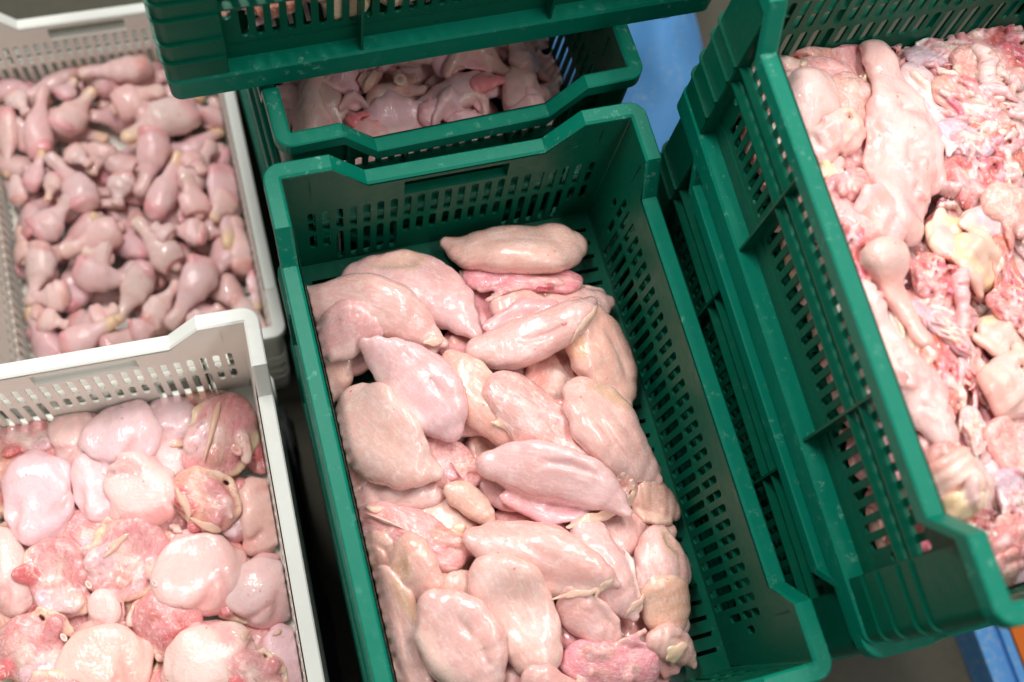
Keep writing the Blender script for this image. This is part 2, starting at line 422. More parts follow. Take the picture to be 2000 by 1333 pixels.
# ------------------------------------------------------------------ implicit-surface modelling of the chicken pieces
RNG = np.random.default_rng(11)
_lat = RNG.random((48, 48, 48))
def vnoise(P, scale, seed=0):
    q = P / scale + np.array([13.7 * seed + 5.1, 7.9 * seed + 9.3, 3.3 * seed + 1.7])
    i = np.floor(q).astype(int); f = q - i; f = f * f * (3 - 2 * f); i %= 48; j = (i + 1) % 48
    x0, y0, z0 = i[..., 0], i[..., 1], i[..., 2]; x1, y1, z1 = j[..., 0], j[..., 1], j[..., 2]
    fx, fy, fz = f[..., 0], f[..., 1], f[..., 2]
    a = _lat[x0, y0, z0] * (1-fx) + _lat[x1, y0, z0] * fx; b = _lat[x0, y1, z0] * (1-fx) + _lat[x1, y1, z0] * fx
    c = _lat[x0, y0, z1] * (1-fx) + _lat[x1, y0, z1] * fx; d = _lat[x0, y1, z1] * (1-fx) + _lat[x1, y1, z1] * fx
    return ((a * (1-fy) + b * fy) * (1-fz) + (c * (1-fy) + d * fy) * fz) * 2 - 1
def chain_d(P, pts, rad, zs):
    pts = np.asarray(pts, float); best = None
    sc = np.array([1, 1, 1 / zs]); Q = P * sc; A = pts * sc
    if len(pts) == 1: return np.linalg.norm(Q - A[0], axis=-1) - rad[0]
    for a, b, ra, rb in zip(A[:-1], A[1:], rad[:-1], rad[1:]):
        ab = b - a; t = np.clip(((Q - a) @ ab) / (ab @ ab + 1e-12), 0, 1)
        d = np.linalg.norm(Q - a - t[..., None] * ab, axis=-1) - (ra + (rb - ra) * t)
        best = d if best is None else np.minimum(best, d)
    return best
def smin(a, b, k):
    h = np.clip(.5 + .5 * (b - a) / k, 0, 1); return b * (1 - h) + a * h - k * h * (1 - h)
def snets(F, o, h):
    s = F < 0; nx, ny, nz = F.shape
    acc = np.zeros((nx-1, ny-1, nz-1, 3)); cnt = np.zeros((nx-1, ny-1, nz-1))
    C = [(i, j, k) for i in (0, 1) for j in (0, 1) for k in (0, 1)]
    sl = lambda A, c: A[c[0]:nx-1+c[0], c[1]:ny-1+c[1], c[2]:nz-1+c[2]]
    for a in C:
        for ax in range(3):
            if a[ax]: continue
            b = list(a); b[ax] = 1
            Fa, Fb = sl(F, a), sl(F, b); m = (Fa < 0) != (Fb < 0)
            t = np.where(m, Fa / np.where(m, Fa - Fb, 1), 0)
            p = np.zeros(acc.shape) + np.array(a); p[..., ax] += t
            acc += p * m[..., None]; cnt += m
    ok = cnt > 0; idx = -np.ones(ok.shape, int); idx[ok] = np.arange(ok.sum())
    ijk = np.argwhere(ok); V = (ijk + acc[ok] / cnt[ok][:, None]) * h + o
    faces = []
    for ax in range(3):
        u, v = (ax + 1) % 3, (ax + 2) % 3
        a = s; b = np.roll(s, -1, ax)
        m = a != b
        ii = np.argwhere(m)
        ii = ii[(ii[:, ax] < F.shape[ax] - 1) & (ii[:, u] > 0) & (ii[:, v] > 0) & (ii[:, u] < F.shape[u] - 1) & (ii[:, v] < F.shape[v] - 1)]
        def g(du, dv):
            q = ii.copy(); q[:, u] -= du; q[:, v] -= dv; return idx[q[:, 0], q[:, 1], q[:, 2]]
        f = np.stack([g(1, 1), g(0, 1), g(0, 0), g(1, 0)], 1)
        ins = a[ii[:, 0], ii[:, 1], ii[:, 2]]
        f[~ins] = f[~ins][:, ::-1]
        faces.append(f)
    return V, np.concatenate(faces)
def smooth(V, F, it=2):
    n = len(V)
    e = np.concatenate([F[:, [0, 1]], F[:, [1, 2]], F[:, [2, 3]], F[:, [3, 0]]])
    for _ in range(it):
        A = np.zeros((n, 3)); c = np.zeros(n)
        np.add.at(A, e[:, 0], V[e[:, 1]]); np.add.at(c, e[:, 0], 1)
        np.add.at(A, e[:, 1], V[e[:, 0]]); np.add.at(c, e[:, 1], 1)
        V = V * .45 + .55 * A / c[:, None]
    return V
def prim(pts, rad, col, zs=1.0, k=.006, sub=False):
    return dict(pts=np.array(pts, float), rad=np.array(rad, float), col=np.array(col, float), zs=zs, k=k, sub=sub)
def build(prims, h=.003, amps=((.003, .03), (.0008, .011)), seed=1, sm=2, colnoise=None):
    lo = np.min([(p['pts'] - np.stack([p['rad'], p['rad'], p['rad'] * p['zs']], 1)).min(0) for p in prims if not p['sub']], 0) - .009
    hi = np.max([(p['pts'] + np.stack([p['rad'], p['rad'], p['rad'] * p['zs']], 1)).max(0) for p in prims if not p['sub']], 0) + .009
    n = np.ceil((hi - lo) / h).astype(int) + 1
    ax = [lo[i] + h * np.arange(n[i]) for i in range(3)]
    P = np.stack(np.meshgrid(*ax, indexing='ij'), -1)
    nz = sum(a * vnoise(P, s, seed + i) for i, (a, s) in enumerate(amps))
    D = None
    for p in prims:
        d = chain_d(P, p['pts'], p['rad'], p['zs'])
        if p['sub']:
            D = -smin(-D, d, p['k'])
        else: D = d if D is None else smin(D, d, p['k'])
    V, F = snets(D + nz, lo, h)
    V = smooth(V, F, sm)
    w = np.zeros(len(V)); C = np.zeros((len(V), 3))
    for p in prims:
        if p['sub'] and p['col'][0] < 0: continue
        d = chain_d(V, p['pts'], p['rad'], p['zs'])
        if p['sub']: wi = np.exp(-np.abs(d) / .0015) * 3
        else: wi = np.exp(-np.clip(d + .0015, 0, None) / .0016) + 1e-6
        w += wi; C += wi[:, None] * p['col']
    C /= w[:, None]
    mid = (V.max(0) + V.min(0)) / 2; mid[2] = V[:, 2].min()
    rest = V.copy(); V = V - mid
    return dict(V=V, F=F, col=C, rest=rest, L=np.ptp(V[:, 0]), W=np.ptp(V[:, 1]), T=np.ptp(V[:, 2]))

PINK = (.76, .485, .445); PALE = (.79, .57, .54); BEIGE = (.70, .46, .34); LAV = (.85, .60, .575); SKIN = (.83, .595, .57); SKINP = (.82, .47, .45)
FLESH = (.73, .38, .35); RED = (.62, .17, .18); DARK = (.36, .08, .10); FAT = (.88, .68, .50); YEL = (.85, .66, .42); BONE = (.88, .76, .68); GREY = (.60, .47, .46); ROSE = (.78, .40, .40)
def jit(c, s=.04): return tuple(min(.95, max(.02, x + rnd.uniform(-s, s))) for x in c)

def breast(seed, L=.165, Wd=.078, T=.046, bend=.012, tender=True, flap=0, fat=False, cut=False):
    r = random.Random(seed); h = Wd / 2; zs = T / Wd
    prof = [.56, .86, 1.02, 1.04, .95, .76, .50, .20]
    n = len(prof); pts = []; rad = []
    for i, q in enumerate(prof):
        t = i / (n - 1); rr = h * q * r.uniform(.96, 1.04)
        x = -L/2 + prof[0] * h + t * (L - (prof[0] + prof[-1]) * h)
        pts.append((x, bend * sin(pi * t) + r.uniform(-.002, .002) - .012 * t * t, 0)); rad.append(rr)
    c = jit(PINK, .03)
    ps = [prim(pts, rad, c, zs)]
    if tender:
        s = r.choice((-1, 1)); tp = [(-L*.22, s * h * .52, T * .05), (L*.02, s * h * .50, T * .08), (L*.24, s * h * .34, T*.04), (L*.40, s * h * .10 - .008, 0)]
        ps.append(prim(tp, [h*.36, h*.44, h*.34, h*.16], jit(PALE, .03), .8, .004))
    gs = r.choice((-1, 1))
    ps.append(prim([(-L*.15, gs*h*.25, T*.58), (L*.1, gs*h*.12, T*.60), (L*.33, -gs*h*.05, T*.52)], [.003, .0045, .003], (-1, 0, 0), 1, .006, True))
    ed = r.choice((-1, 1))                                        # thin ragged membrane along one edge
    ep = [(-L*.05 + L*.115*i, ed*h*(.93 - .16*i + r.uniform(-.05, .05)) - .012*(.45 + .115*i)**2, -T*.10 + r.uniform(-.003, .004)) for i in range(5)]
    ps.append(prim(ep, [r.uniform(.003, .0075) for _ in ep], jit((.82, .58, .50), .03), .55, .0035))
    ps.append(prim([(L*r.uniform(-.3, -.1), -gs*h*.35, T*.5), (L*.05, -gs*h*.5, T*.44), (L*.2, -gs*h*.42, T*.4)], [.002, .0032, .002], (-1, 0, 0), 1, .005, True))
    if flap:
        e = -1 if r.random() < .5 else 1
        fp = [(-L*.25, e*h*.85, -T*.18), (0, e*h*1.08, -T*.22), (L*.2, e*h*.85, -T*.2)]
        ps.append(prim(fp, [h*.3, h*.42, h*.28], jit(ROSE, .03), .35, .006))
    if cut:
        ps.append(prim([(-L*.38, h*.55*gs, T*.62), (-L*.15, h*.98*gs, T*.6)], [h*.42, h*.45], BEIGE, .8, .003, True))
    if fat:
        for k in range(2):
            s = r.choice((-1, 1)); x = L * r.uniform(.1, .42)
            ps.append(prim([(x, s*h*r.uniform(.45, .8), 0), (x + .014, s*h*r.uniform(.3, .65), .003)], [.0045, .004], FAT, .8, .003))
    return build(ps, .0027, ((.0034, .040), (.0012, .016), (.0005, .007)), seed)
def fleshy(seed, L=.15, Wd=.085, T=.04, cols=(FLESH, ROSE, PALE), n=9, h=.0028):
    r = random.Random(seed); ps = [prim([(-L*.3, 0, 0), (0, r.uniform(-.006, .006), 0), (L*.3, 0, 0)], [Wd*.38, Wd*.46, Wd*.34], jit(cols[0]), T / Wd)]
    for k in range(n):
        y = Wd * r.uniform(-.42, .42); x = L * r.uniform(-.32, .25); a = r.uniform(-.5, .5); l = L * r.uniform(.12, .34)
        z = T * .42 * (1 - (2 * y / Wd) ** 2) * r.uniform(.5, 1)
        ps.append(prim([(x, y, z), (x + l*.5*cos(a), y + l*.5*sin(a), z + .002), (x + l*cos(a), y + l*sin(a), z * .5)], [r.uniform(.005, .011), r.uniform(.006, .013), r.uniform(.003, .007)], jit(r.choice(cols), .05), .8, .0035))
    for k in range(3):
        x = L * r.uniform(-.4, .4); y = Wd * r.choice((-.42, .42)) * r.uniform(.7, 1)
        ps.append(prim([(x, y, 0), (x + r.uniform(-.02, .02), y + r.uniform(-.01, .01), .004)], [.006, .004], FAT, .7, .004))
    return build(ps, h, ((.0035, .022), (.0016, .010), (.0006, .005)), seed)
def thigh_skin(seed, L=.105, Wd=.085, T=.044, red=False):
    r = random.Random(seed); c = jit(SKIN, .03); zs = T / Wd
    ps = [prim([(-L*.16, r.uniform(-.006, .006), .002), (L*.05, r.uniform(-.006, .006), .004), (L*.2, r.uniform(-.01, .01), 0)], [Wd*r.uniform(.34, .40), Wd*.42, Wd*r.uniform(.26, .34)], c, zs * 1.05, .008)]
    a = r.uniform(0, 6.28)                                        # a second lobe folded against the first
    ps.append(prim([(L*.26*cos(a), Wd*.24*sin(a), -.004), (L*.36*cos(a + .5), Wd*.34*sin(a + .5), -.006)], [Wd*.24, Wd*.18], jit(SKINP, .03), zs, .005))
    b = a + 2.4 + r.uniform(-.4, .4)
    ps.append(prim([(L*.30*cos(b), Wd*.30*sin(b), -.004), (L*.34*cos(b + .7), Wd*.34*sin(b + .7), -.006)], [Wd*.20, Wd*.16], c, zs, .010))
    for q in range(2):                                            # creases
        t = r.uniform(0, 6.28); d = r.uniform(.18, .3)
        ps.append(prim([(L*d*cos(t), Wd*d*sin(t), T*.46), (L*(d + .1)*cos(t + .5), Wd*(d + .1)*sin(t + .5), T*.36), (L*.42*cos(t + .8), Wd*.42*sin(t + .8), T*.15)], [.0015, .003, .0025], (.78, .42, .40), 1, .007, True))
    ring = [(L*.47 * cos(t) * r.uniform(.86, 1.05), Wd*.46 * sin(t) * r.uniform(.86, 1.05), -T*.22 + r.uniform(-.004, .006)) for t in np.linspace(a, a + r.uniform(3.6, 5.4), 11)]
    ps.append(prim(ring, [r.uniform(.0030, .0065) for _ in ring], jit((.80, .42, .40), .03), .8, .005))
    if red: ps.append(prim([(L*.3, -Wd*.2, T*.24), (L*.32, Wd*.2, T*.24)], [Wd*.2, Wd*.18], (.78, .34, .32), .6, .008))
    return build(ps, .003, ((.0045, .034), (.0018, .013), (.0007, .007)), seed)
def thigh_flesh(seed, L=.10, Wd=.085, T=.042):
    r = random.Random(seed)
    ps = [prim([(-L*.2, 0, 0), (L*.2, r.uniform(-.008, .008), 0)], [Wd*.42, Wd*.38], jit(FLESH), T / Wd, .006)]
    for k in range(7):
        a = r.uniform(0, 2*pi); q = r.uniform(.12, .36)
        ps.append(prim([(L*q*cos(a), Wd*q*sin(a), T*.26), (L*q*cos(a) + r.uniform(-.02, .02), Wd*q*sin(a) + r.uniform(-.016, .016), T*.3)], [r.uniform(.008, .014), r.uniform(.006, .012)], jit(r.choice((FLESH, ROSE, ROSE, PALE, PALE, RED)), .05), .8, .004))
    ring = [(L*.5*cos(t)*r.uniform(.85, 1.05), Wd*.5*sin(t)*r.uniform(.85, 1.05), r.uniform(-.006, .006)) for t in np.linspace(r.uniform(0, 6), r.uniform(6, 8) + 3.5, 10)]
    ps.append(prim(ring, [r.uniform(.0035, .008) for _ in ring], jit(FAT, .03), .8, .005))
    return build(ps, .003, ((.003, .018), (.0016, .009)), seed)
def drumstick(seed, L=.118, kind='skin', yellow=True):
    r = random.Random(seed); b = r.uniform(-.006, .006)
    c = jit(LAV, .03)
    xs = [-.34, -.20, -.04, .12, .27, .38, .46]; rr = [.0205, .0250, .0225, .0145, .0090, .0086, .0112]
    pts = [(x*L, b * sin(pi * (x + .5)), 0) for x in xs]
    ps = [prim(pts[:5], rr[:5], c, .92)]
    ps.append(prim(pts[4:6], rr[4:6], jit(PALE, .03), 1, .006)); ps.append(prim(pts[5:], rr[5:], jit(YEL if yellow else PALE, .04), 1, .006))
    ps.append(prim([(pts[5][0], pts[5][1] + .004, 0), pts[6]], [.008, .008], jit(YEL if yellow else SKIN, .05), 1, .005))
    if kind == 'cut':
        ps.append(prim([(-.62*L, 0, 0)], [.034], (.68, .28, .27), 1, .003, True))
        ps.append(prim([(-.40*L, 0, .001), (-.355*L, 0, .001)], [.0085, .0085], (.85, .62, .55), 1, .002)); ps.append(prim([(-.425*L, 0, .001)], [.0045], (.60, .14, .14), 1, .001))
    else:
        ps.append(prim([(-.40*L, .008, .008), (-.36*L, -.01, .012)], [.009, .010], jit(ROSE), 1, .006))
    return build(ps, .0034, ((.0022, .022), (.0009, .011)), seed)
def wing(seed, kind):
    r = random.Random(seed); c = jit((.78, .55, .50), .03)
    if kind == 'drumette': ps = [prim([(-.04, 0, 0), (-.015, .002, 0), (.02, .006, 0), (.048, .004, 0)], [.020, .023, .014, .011], c, .9), prim([(-.05, -.012, 0), (-.02, -.022, 0)], [.010, .012], jit(SKINP), .5, .008)]
    elif kind == 'elbow': ps = [prim([(-.055, -.02, 0), (-.02, .012, .004), (.005, .02, .004), (.03, .004, 0), (.056, -.022, 0)], [.012, .015, .017, .014, .010], c, .85), prim([(-.02, 0, -.002), (.02, -.004, -.002)], [.015, .014], jit(SKINP), .35, .008)]
    elif kind == 'tip': ps = [prim([(-.04, 0, 0), (-.01, .004, 0), (.02, .002, 0), (.045, -.006, 0)], [.014, .012, .009, .0045], jit(SKINP), .7), prim([(-.03, .010, 0), (0, .017, 0)], [.006, .003], jit(SKINP), .8, .004)]
    else: ps = [prim([(-.045, 0, 0), (0, .004, .002), (.045, -.004, 0)], [.022, .030, .020], jit(LAV), .45), prim([(-.03, -.02, .006), (.03, -.014, .008)], [.008, .007], jit(SKIN), 1, .005), prim([(-.03, .018, .006), (.035, .016, .006)], [.006, .007], jit(SKINP), 1, .005)]
    return build(ps, .0032, ((.003, .02), (.0014, .009)), seed)
def strip(seed, L=.20, Wd=.055, T=.034, col=SKIN):
    r = random.Random(seed); n = 8; pts, rad = [], []
    for i in range(n):
        t = i / (n - 1); pts.append((-L/2 + t * L * .96, r.uniform(-.006, .006) + .012 * sin(2.2 * pi * t), r.uniform(-.003, .003))); rad.append(Wd / 2 * r.uniform(.78, 1.08) * (.8 if i in (0, n-1) else 1))
    ps = [prim(pts, rad, jit(col, .03), T / Wd)]
    for k in range(7):
        x = r.uniform(-.45, .4) * L; a = r.uniform(-.5, .5)
        ps.append(prim([(x, -Wd*.5, T*.3), (x + .5*Wd*sin(a), 0, T*.54), (x + Wd*sin(a)*.8, Wd*.5, T*.3)], [.0022, .0034, .0022], jit(SKINP, .03), 1, .005, k % 2 == 0))
    return build(ps, .003, ((.003, .02), (.0018, .010)), seed)
def folds(seed, L=.085, Wd=.06, T=.04, cols=(SKIN, SKINP, PALE)):
    r = random.Random(seed); ps = [prim([(-L*.2, 0, 0), (L*.2, 0, 0)], [Wd*.36, Wd*.36], jit(cols[0]), T / Wd, .005)]
    for k in range(6):
        y = (k - 2.5) / 6 * Wd; pts = [(-L*.42 * r.uniform(.6, 1), y + r.uniform(-.006, .006), T*.1), (-L*.15, y + r.uniform(-.006, .006), T*.34 + r.uniform(-.003, .004)), (L*.15, y + r.uniform(-.007, .007), T*.34), (L*.42*r.uniform(.6, 1), y + r.uniform(-.006, .006), T*.08)]
        ps.append(prim(pts, [.006, r.uniform(.006, .009), r.uniform(.006, .009), .005], jit(r.choice(cols), .03), .9, .003))
    return build(ps, .0028, ((.0025, .016), (.001, .008)), seed)
def stringy(seed, L=.12, Wd=.09, T=.035, cols=(FLESH, RED, ROSE, BONE, PALE, GREY), n=26):
    r = random.Random(seed); ps = [prim([(-L*.3, 0, 0), (0, r.uniform(-.01, .01), 0), (L*.3, 0, 0)], [Wd*.36, Wd*.42, Wd*.33], jit(r.choice(cols[:2])), T / Wd * .8)]
    base = r.uniform(-.3, .3)
    for k in range(n):
        x, y = L * r.uniform(-.42, .3), Wd * r.uniform(-.42, .42); a = base + r.gauss(0, .5); l = L * r.uniform(.12, .45); z = T * .36 * (1 - (2*y/Wd)**2 * .8)
        q = r.uniform(.0022, .0065)
        ps.append(prim([(x, y, z), (x + l*.5*cos(a), y + l*.5*sin(a) + r.uniform(-.006, .006), z + r.uniform(0, .007)), (x + l*cos(a), y + l*sin(a), z * .7)], [q, q * r.uniform(.8, 1.3), q * .7], jit(r.choice(cols), .05), .9, .0025))
    return build(ps, .0027, ((.003, .014), (.0014, .007)), seed)
def knob(seed):
    ps = [prim([(-.045, 0, .004)], [.024], jit(PALE, .02), .95), prim([(-.04, .002, .002), (-.01, 0, 0), (.04, -.004, 0), (.062, -.006, 0)], [.021, .013, .009, .010], jit(SKINP, .02), .9, .010)]
    return build(ps, .0028, ((.0025, .02), (.001, .009)), seed)
def lump(seed, cols=(YEL, FAT), L=.06, Wd=.05, T=.035, n=7):
    r = random.Random(seed); ps = [prim([(-L*.15, 0, 0), (L*.15, 0, 0)], [Wd*.36, Wd*.34], jit(cols[0]), T / Wd, .005)]
    for k in range(n):
        a = r.uniform(0, 2*pi); q = r.uniform(.15, .4)
        ps.append(prim([(L*q*cos(a), Wd*q*sin(a), T*.25), (L*q*cos(a) + r.uniform(-.012, .012), Wd*q*sin(a) + r.uniform(-.012, .012), T*.3)], [r.uniform(.006, .011), r.uniform(.005, .009)], jit(r.choice(cols), .04), .9, .003))
    return build(ps, .0027, ((.002, .014), (.0009, .007)), seed)
def bone_ring(seed):
    ts = np.linspace(0, 2*pi, 9)
    ps = [prim([(.006*cos(t), .006*sin(t), .004) for t in ts], [.0024]*9, BONE, 1, .001), prim([(0, 0, .001)], [.0058], (.72, .30, .28), .8, .001)]
    return build(ps, .0012, ((.0004, .006),), seed, 1)

BR = [breast(21), breast(22, bend=-.014, fat=False), breast(23, bend=.02, tender=False, cut=True), breast(24, tender=False, flap=1), breast(25, bend=-.02, flap=1), breast(26, bend=.006, cut=True, fat=False), breast(27, tender=False, bend=.016), breast(28, bend=-.008, tender=True)]
FL = [fleshy(31, cols=(ROSE, PALE, PINK, FLESH)), fleshy(32, cols=(PINK, FLESH, PALE)), fleshy(33, cols=(FLESH, ROSE, PALE)), fleshy(34, cols=(ROSE, FLESH, BEIGE), n=7)]
TS = [thigh_skin(41), thigh_skin(42), thigh_skin(43, red=True), thigh_skin(44), thigh_skin(45), thigh_skin(46)]
TF = [thigh_flesh(51), thigh_flesh(52), thigh_flesh(53), thigh_flesh(54)]
DS = [drumstick(61), drumstick(62, yellow=False), drumstick(63, kind='cut', yellow=False), drumstick(64, kind='cut', yellow=False), drumstick(65), drumstick(66, yellow=False)]
WG = {k: [wing(70 + i, k), wing(80 + i, k)] for i, k in enumerate(('drumette', 'elbow', 'tip', 'flap'))}
ST = [strip(91), strip(92, col=SKINP)]
def neckskin(seed):
    r = random.Random(seed); ps = [prim([(-.105, .004, 0), (-.075, .002, 0), (-.03, -.006, 0), (.02, -.002, 0), (.07, .010, 0), (.105, .016, 0)], [.017, .021, .029, .031, .034, .024], SKIN, .55)]
    ps.append(prim([(-.02, .022, -.004), (.04, .034, -.004), (.09, .040, -.002)], [.010, .017, .012], SKINP, .45, .010)); ps.append(prim([(-.06, -.018, -.002), (0, -.032, -.004), (.06, -.026, -.003)], [.008, .014, .012], SKINP, .5, .010))
    for k in range(9):
        x = r.uniform(-.06, .1); q = r.uniform(.5, 1); y0 = r.uniform(-.03, 0)
        ps.append(prim([(x, y0, .017), (x + r.uniform(-.012, .012), y0 + .018*q, .0185), (x + r.uniform(-.02, .02), y0 + .036*q, .015)], [.0016, .0030, .0016], SKINP, 1, .006, k % 3 != 0))
    return build(ps, .0028, ((.0045, .028), (.0032, .011), (.0012, .006)), seed)
ST.append(neckskin(93)); ST.append(neckskin(94))
FO = [folds(95), folds(96), folds(97, cols=(FAT, SKIN, PALE))]
SG = [stringy(101), stringy(102, cols=(ROSE, RED, FLESH, PALE)), stringy(103, cols=(FLESH, GREY, BONE, PALE, ROSE)), stringy(104, cols=(RED, ROSE, FLESH, DARK, BONE)), stringy(105, cols=(GREY, PALE, ROSE, BONE), n=12)]
KN = [knob(111)]; LU = [lump(115, cols=(FAT, (.84, .58, .38), ROSE, PALE), n=13), lump(116, cols=(FAT, PALE)), lump(117, cols=(ROSE, RED, PALE))]
BN = [bone_ring(121)]; FS = [build([prim([(-.03, 0, 0), (-.012, .004, .001), (.008, -.002, 0), (.03, .003, 0)], [.004, .0075, .0062, .0035], (.76, .50, .39), .35), prim([(-.006, .006, 0), (.01, .005, 0)], [.004, .003], (.76, .48, .39), .5, .004)], .0014, ((.0022, .009), (.0008, .004)), 140 + i) for i in range(4)]
FB = [lump(125 + i, cols=((.77, .50, .40), (.79, .55, .42)), L=.03, Wd=.017, T=.006, n=6) for i in range(4)]

# ------------------------------------------------------------------ piles: every piece drapes over what already lies in its crate
def blur(H, s, res):
    k = int(3 * s / res); t = np.arange(-k, k + 1) * res; w = np.exp(-t*t / (2*s*s)); w /= w.sum()
    A = np.pad(H, k, mode='edge')
    A = np.apply_along_axis(lambda r: np.convolve(r, w, 'valid'), 0, A)
    return np.apply_along_axis(lambda r: np.convolve(r, w, 'valid'), 1, A)
class Pile:
    R = .004
    def __init__(s, key, base=0.0):
        x, y, zt, yaw = CR[key]
        s.yaw = yaw; s.c = np.array([x + LX/2*cos(yaw) - LY/2*sin(yaw), y + LX/2*sin(yaw) + LY/2*cos(yaw)]); s.zt = zt; s.fl = zt + FLOOR + .0005
        s.nx, s.ny = int(LX / s.R), int(LY / s.R)
        s.H = np.full((s.nx, s.ny), s.fl + base)
    def loc(s, p):
        d = np.asarray(p)[..., :2] - s.c; c, q = cos(s.yaw), sin(s.yaw)
        return np.stack([d[..., 0]*c + d[..., 1]*q, -d[..., 0]*q + d[..., 1]*c], -1)
    def wld(s, l):
        c, q = cos(s.yaw), sin(s.yaw); return np.stack([l[..., 0]*c - l[..., 1]*q, l[..., 0]*q + l[..., 1]*c], -1) + s.c
    def put(s, pr, a, b, wd, th=1.0, sink=.25, sig=.016, flip=False, tint=(1, 1, 1), local=False, tilt=0.0, z=None):
        """a, b: photo pixels of the piece's two ends (or local metres); wd: its width in the same units"""
        Hb = blur(s.H, sig, s.R)
        def samp(q, A):
            u = np.clip((q[..., 0] + LX/2) / s.R - .5, 0, s.nx - 1.001); v = np.clip((q[..., 1] + LY/2) / s.R - .5, 0, s.ny - 1.001)
            i, j = u.astype(int), v.astype(int); fu, fv = u - i, v - j
            return (A[i, j]*(1-fu) + A[i+1, j]*fu)*(1-fv) + (A[i, j+1]*(1-fu) + A[i+1, j+1]*fu)*fv
        zz = s.fl + .06
        for it in range(4):
            if local: A, B = np.array(a, float), np.array(b, float); w = wd
            else:
                pa, pb = unproj(a, zz), unproj(b, zz); A, B = s.loc(pa), s.loc(pb)
                mx, my = (a[0]+b[0])/2, (a[1]+b[1])/2; dx, dy = b[0]-a[0], b[1]-a[1]; n = math.hypot(dx, dy)
                w = np.linalg.norm(unproj((mx - dy/n*wd/2, my + dx/n*wd/2), zz) - unproj((mx + dy/n*wd/2, my - dx/n*wd/2), zz))
            mid = (A + B) / 2; lim = np.array([LX/2 - .03, LY/2 - .03]); 
            L = np.linalg.norm(B - A); sx, sy = L / pr['L'], w / pr['W']; sz = th * min(1.35, max(.55, math.sqrt(sx * sy)))
            z0 = samp(np.clip(mid, -lim, lim), Hb)
            zz = z0 + pr['T'] * sz * (.75 - sink)
            if local: break
        V = pr['V'] * np.array([sx, -sy if flip else sy, sz]); ang = math.atan2(B[1]-A[1], B[0]-A[0]); c, q = cos(ang), sin(ang)
        tl = V[:, 0] * tilt
        X = np.stack([V[:, 0]*c - V[:, 1]*q, V[:, 0]*q + V[:, 1]*c], -1) + mid
        base = samp(X, Hb); g = .7 * base + .3 * z0
        Z = g + V[:, 2] - sink * pr['T'] * sz + tl
        Z = np.maximum(Z, s.fl + .0003 * (1 + np.sin(V[:, 0] * 900)))
        # press softly against the walls
        ins = np.clip(.0165 + .0105 * np.clip((s.zt - Z) / .205, 0, 1), 0, 1) + .0012
        for ax, half in ((0, LX/2), (1, LY/2)):
            lim2 = half - ins; X[:, ax] = np.where(np.abs(X[:, ax]) > lim2, np.sign(X[:, ax]) * (lim2 - .0005 * np.abs(np.sin(Z * 700 + X[:, 1 - ax] * 300))), X[:, ax])
        ix = np.clip(((X[:, 0] + LX/2) / s.R).astype(int), 0, s.nx-1); iy = np.clip(((X[:, 1] + LY/2) / s.R).astype(int), 0, s.ny-1)
        np.maximum.at(s.H, (ix, iy), Z)
        Wd = np.column_stack([s.wld(X), Z])
        return dict(V=Wd, F=pr['F'][:, ::-1] if flip else pr['F'], col=np.clip(pr['col'] * np.array(tint), 0, .95), rest=pr['rest'] + np.array([.31, .17, .05]) * rnd.random(), mid=s.wld(mid), z=float(Z.min()), s=s, A=A, B=B, mz=z0)
def emit(name, d, mat, label=None, cat=None, group=None, parent=None):
    o0 = np.array([d['mid'][0], d['mid'][1], d['z']]) if parent is None else np.array(parent.location)
    me = bpy.data.meshes.new(name); V = d['V'] - o0; F = d['F']
    me.vertices.add(len(V)); me.vertices.foreach_set('co', V.ravel())
    me.loops.add(F.size); me.loops.foreach_set('vertex_index', F.ravel().astype(np.int32))
    me.polygons.add(len(F)); me.polygons.foreach_set('loop_start', np.arange(0, F.size, 4, dtype=np.int32)); me.polygons.foreach_set('loop_total', np.full(len(F), 4, np.int32))
    me.update(calc_edges=True); me.polygons.foreach_set('use_smooth', np.ones(len(F), bool))
    a = me.attributes.new('tint', 'FLOAT_COLOR', 'POINT'); a.data.foreach_set('color', np.column_stack([d['col'], np.ones(len(V))]).ravel())
    a = me.attributes.new('rest', 'FLOAT_VECTOR', 'POINT'); a.data.foreach_set('vector', d['rest'].ravel())
    me.materials.append(MAT[mat])
    o = bpy.data.objects.new(name, me); COL.objects.link(o)
    if parent is None: o.location = o0; tag(o, label, cat, group)
    else: o.parent = parent
    return o

# ------------------------------------------------------------------ crate of breasts
WARM = (.99, .96, .90); COOL = (1.0, 1.02, 1.06); DULL = (.93, .90, .84); NEU = (1, 1, 1); ROSY = (1, .93, .93); HONEY = (.98, .93, .80)
def unit(p): return p
P = Pile('main')
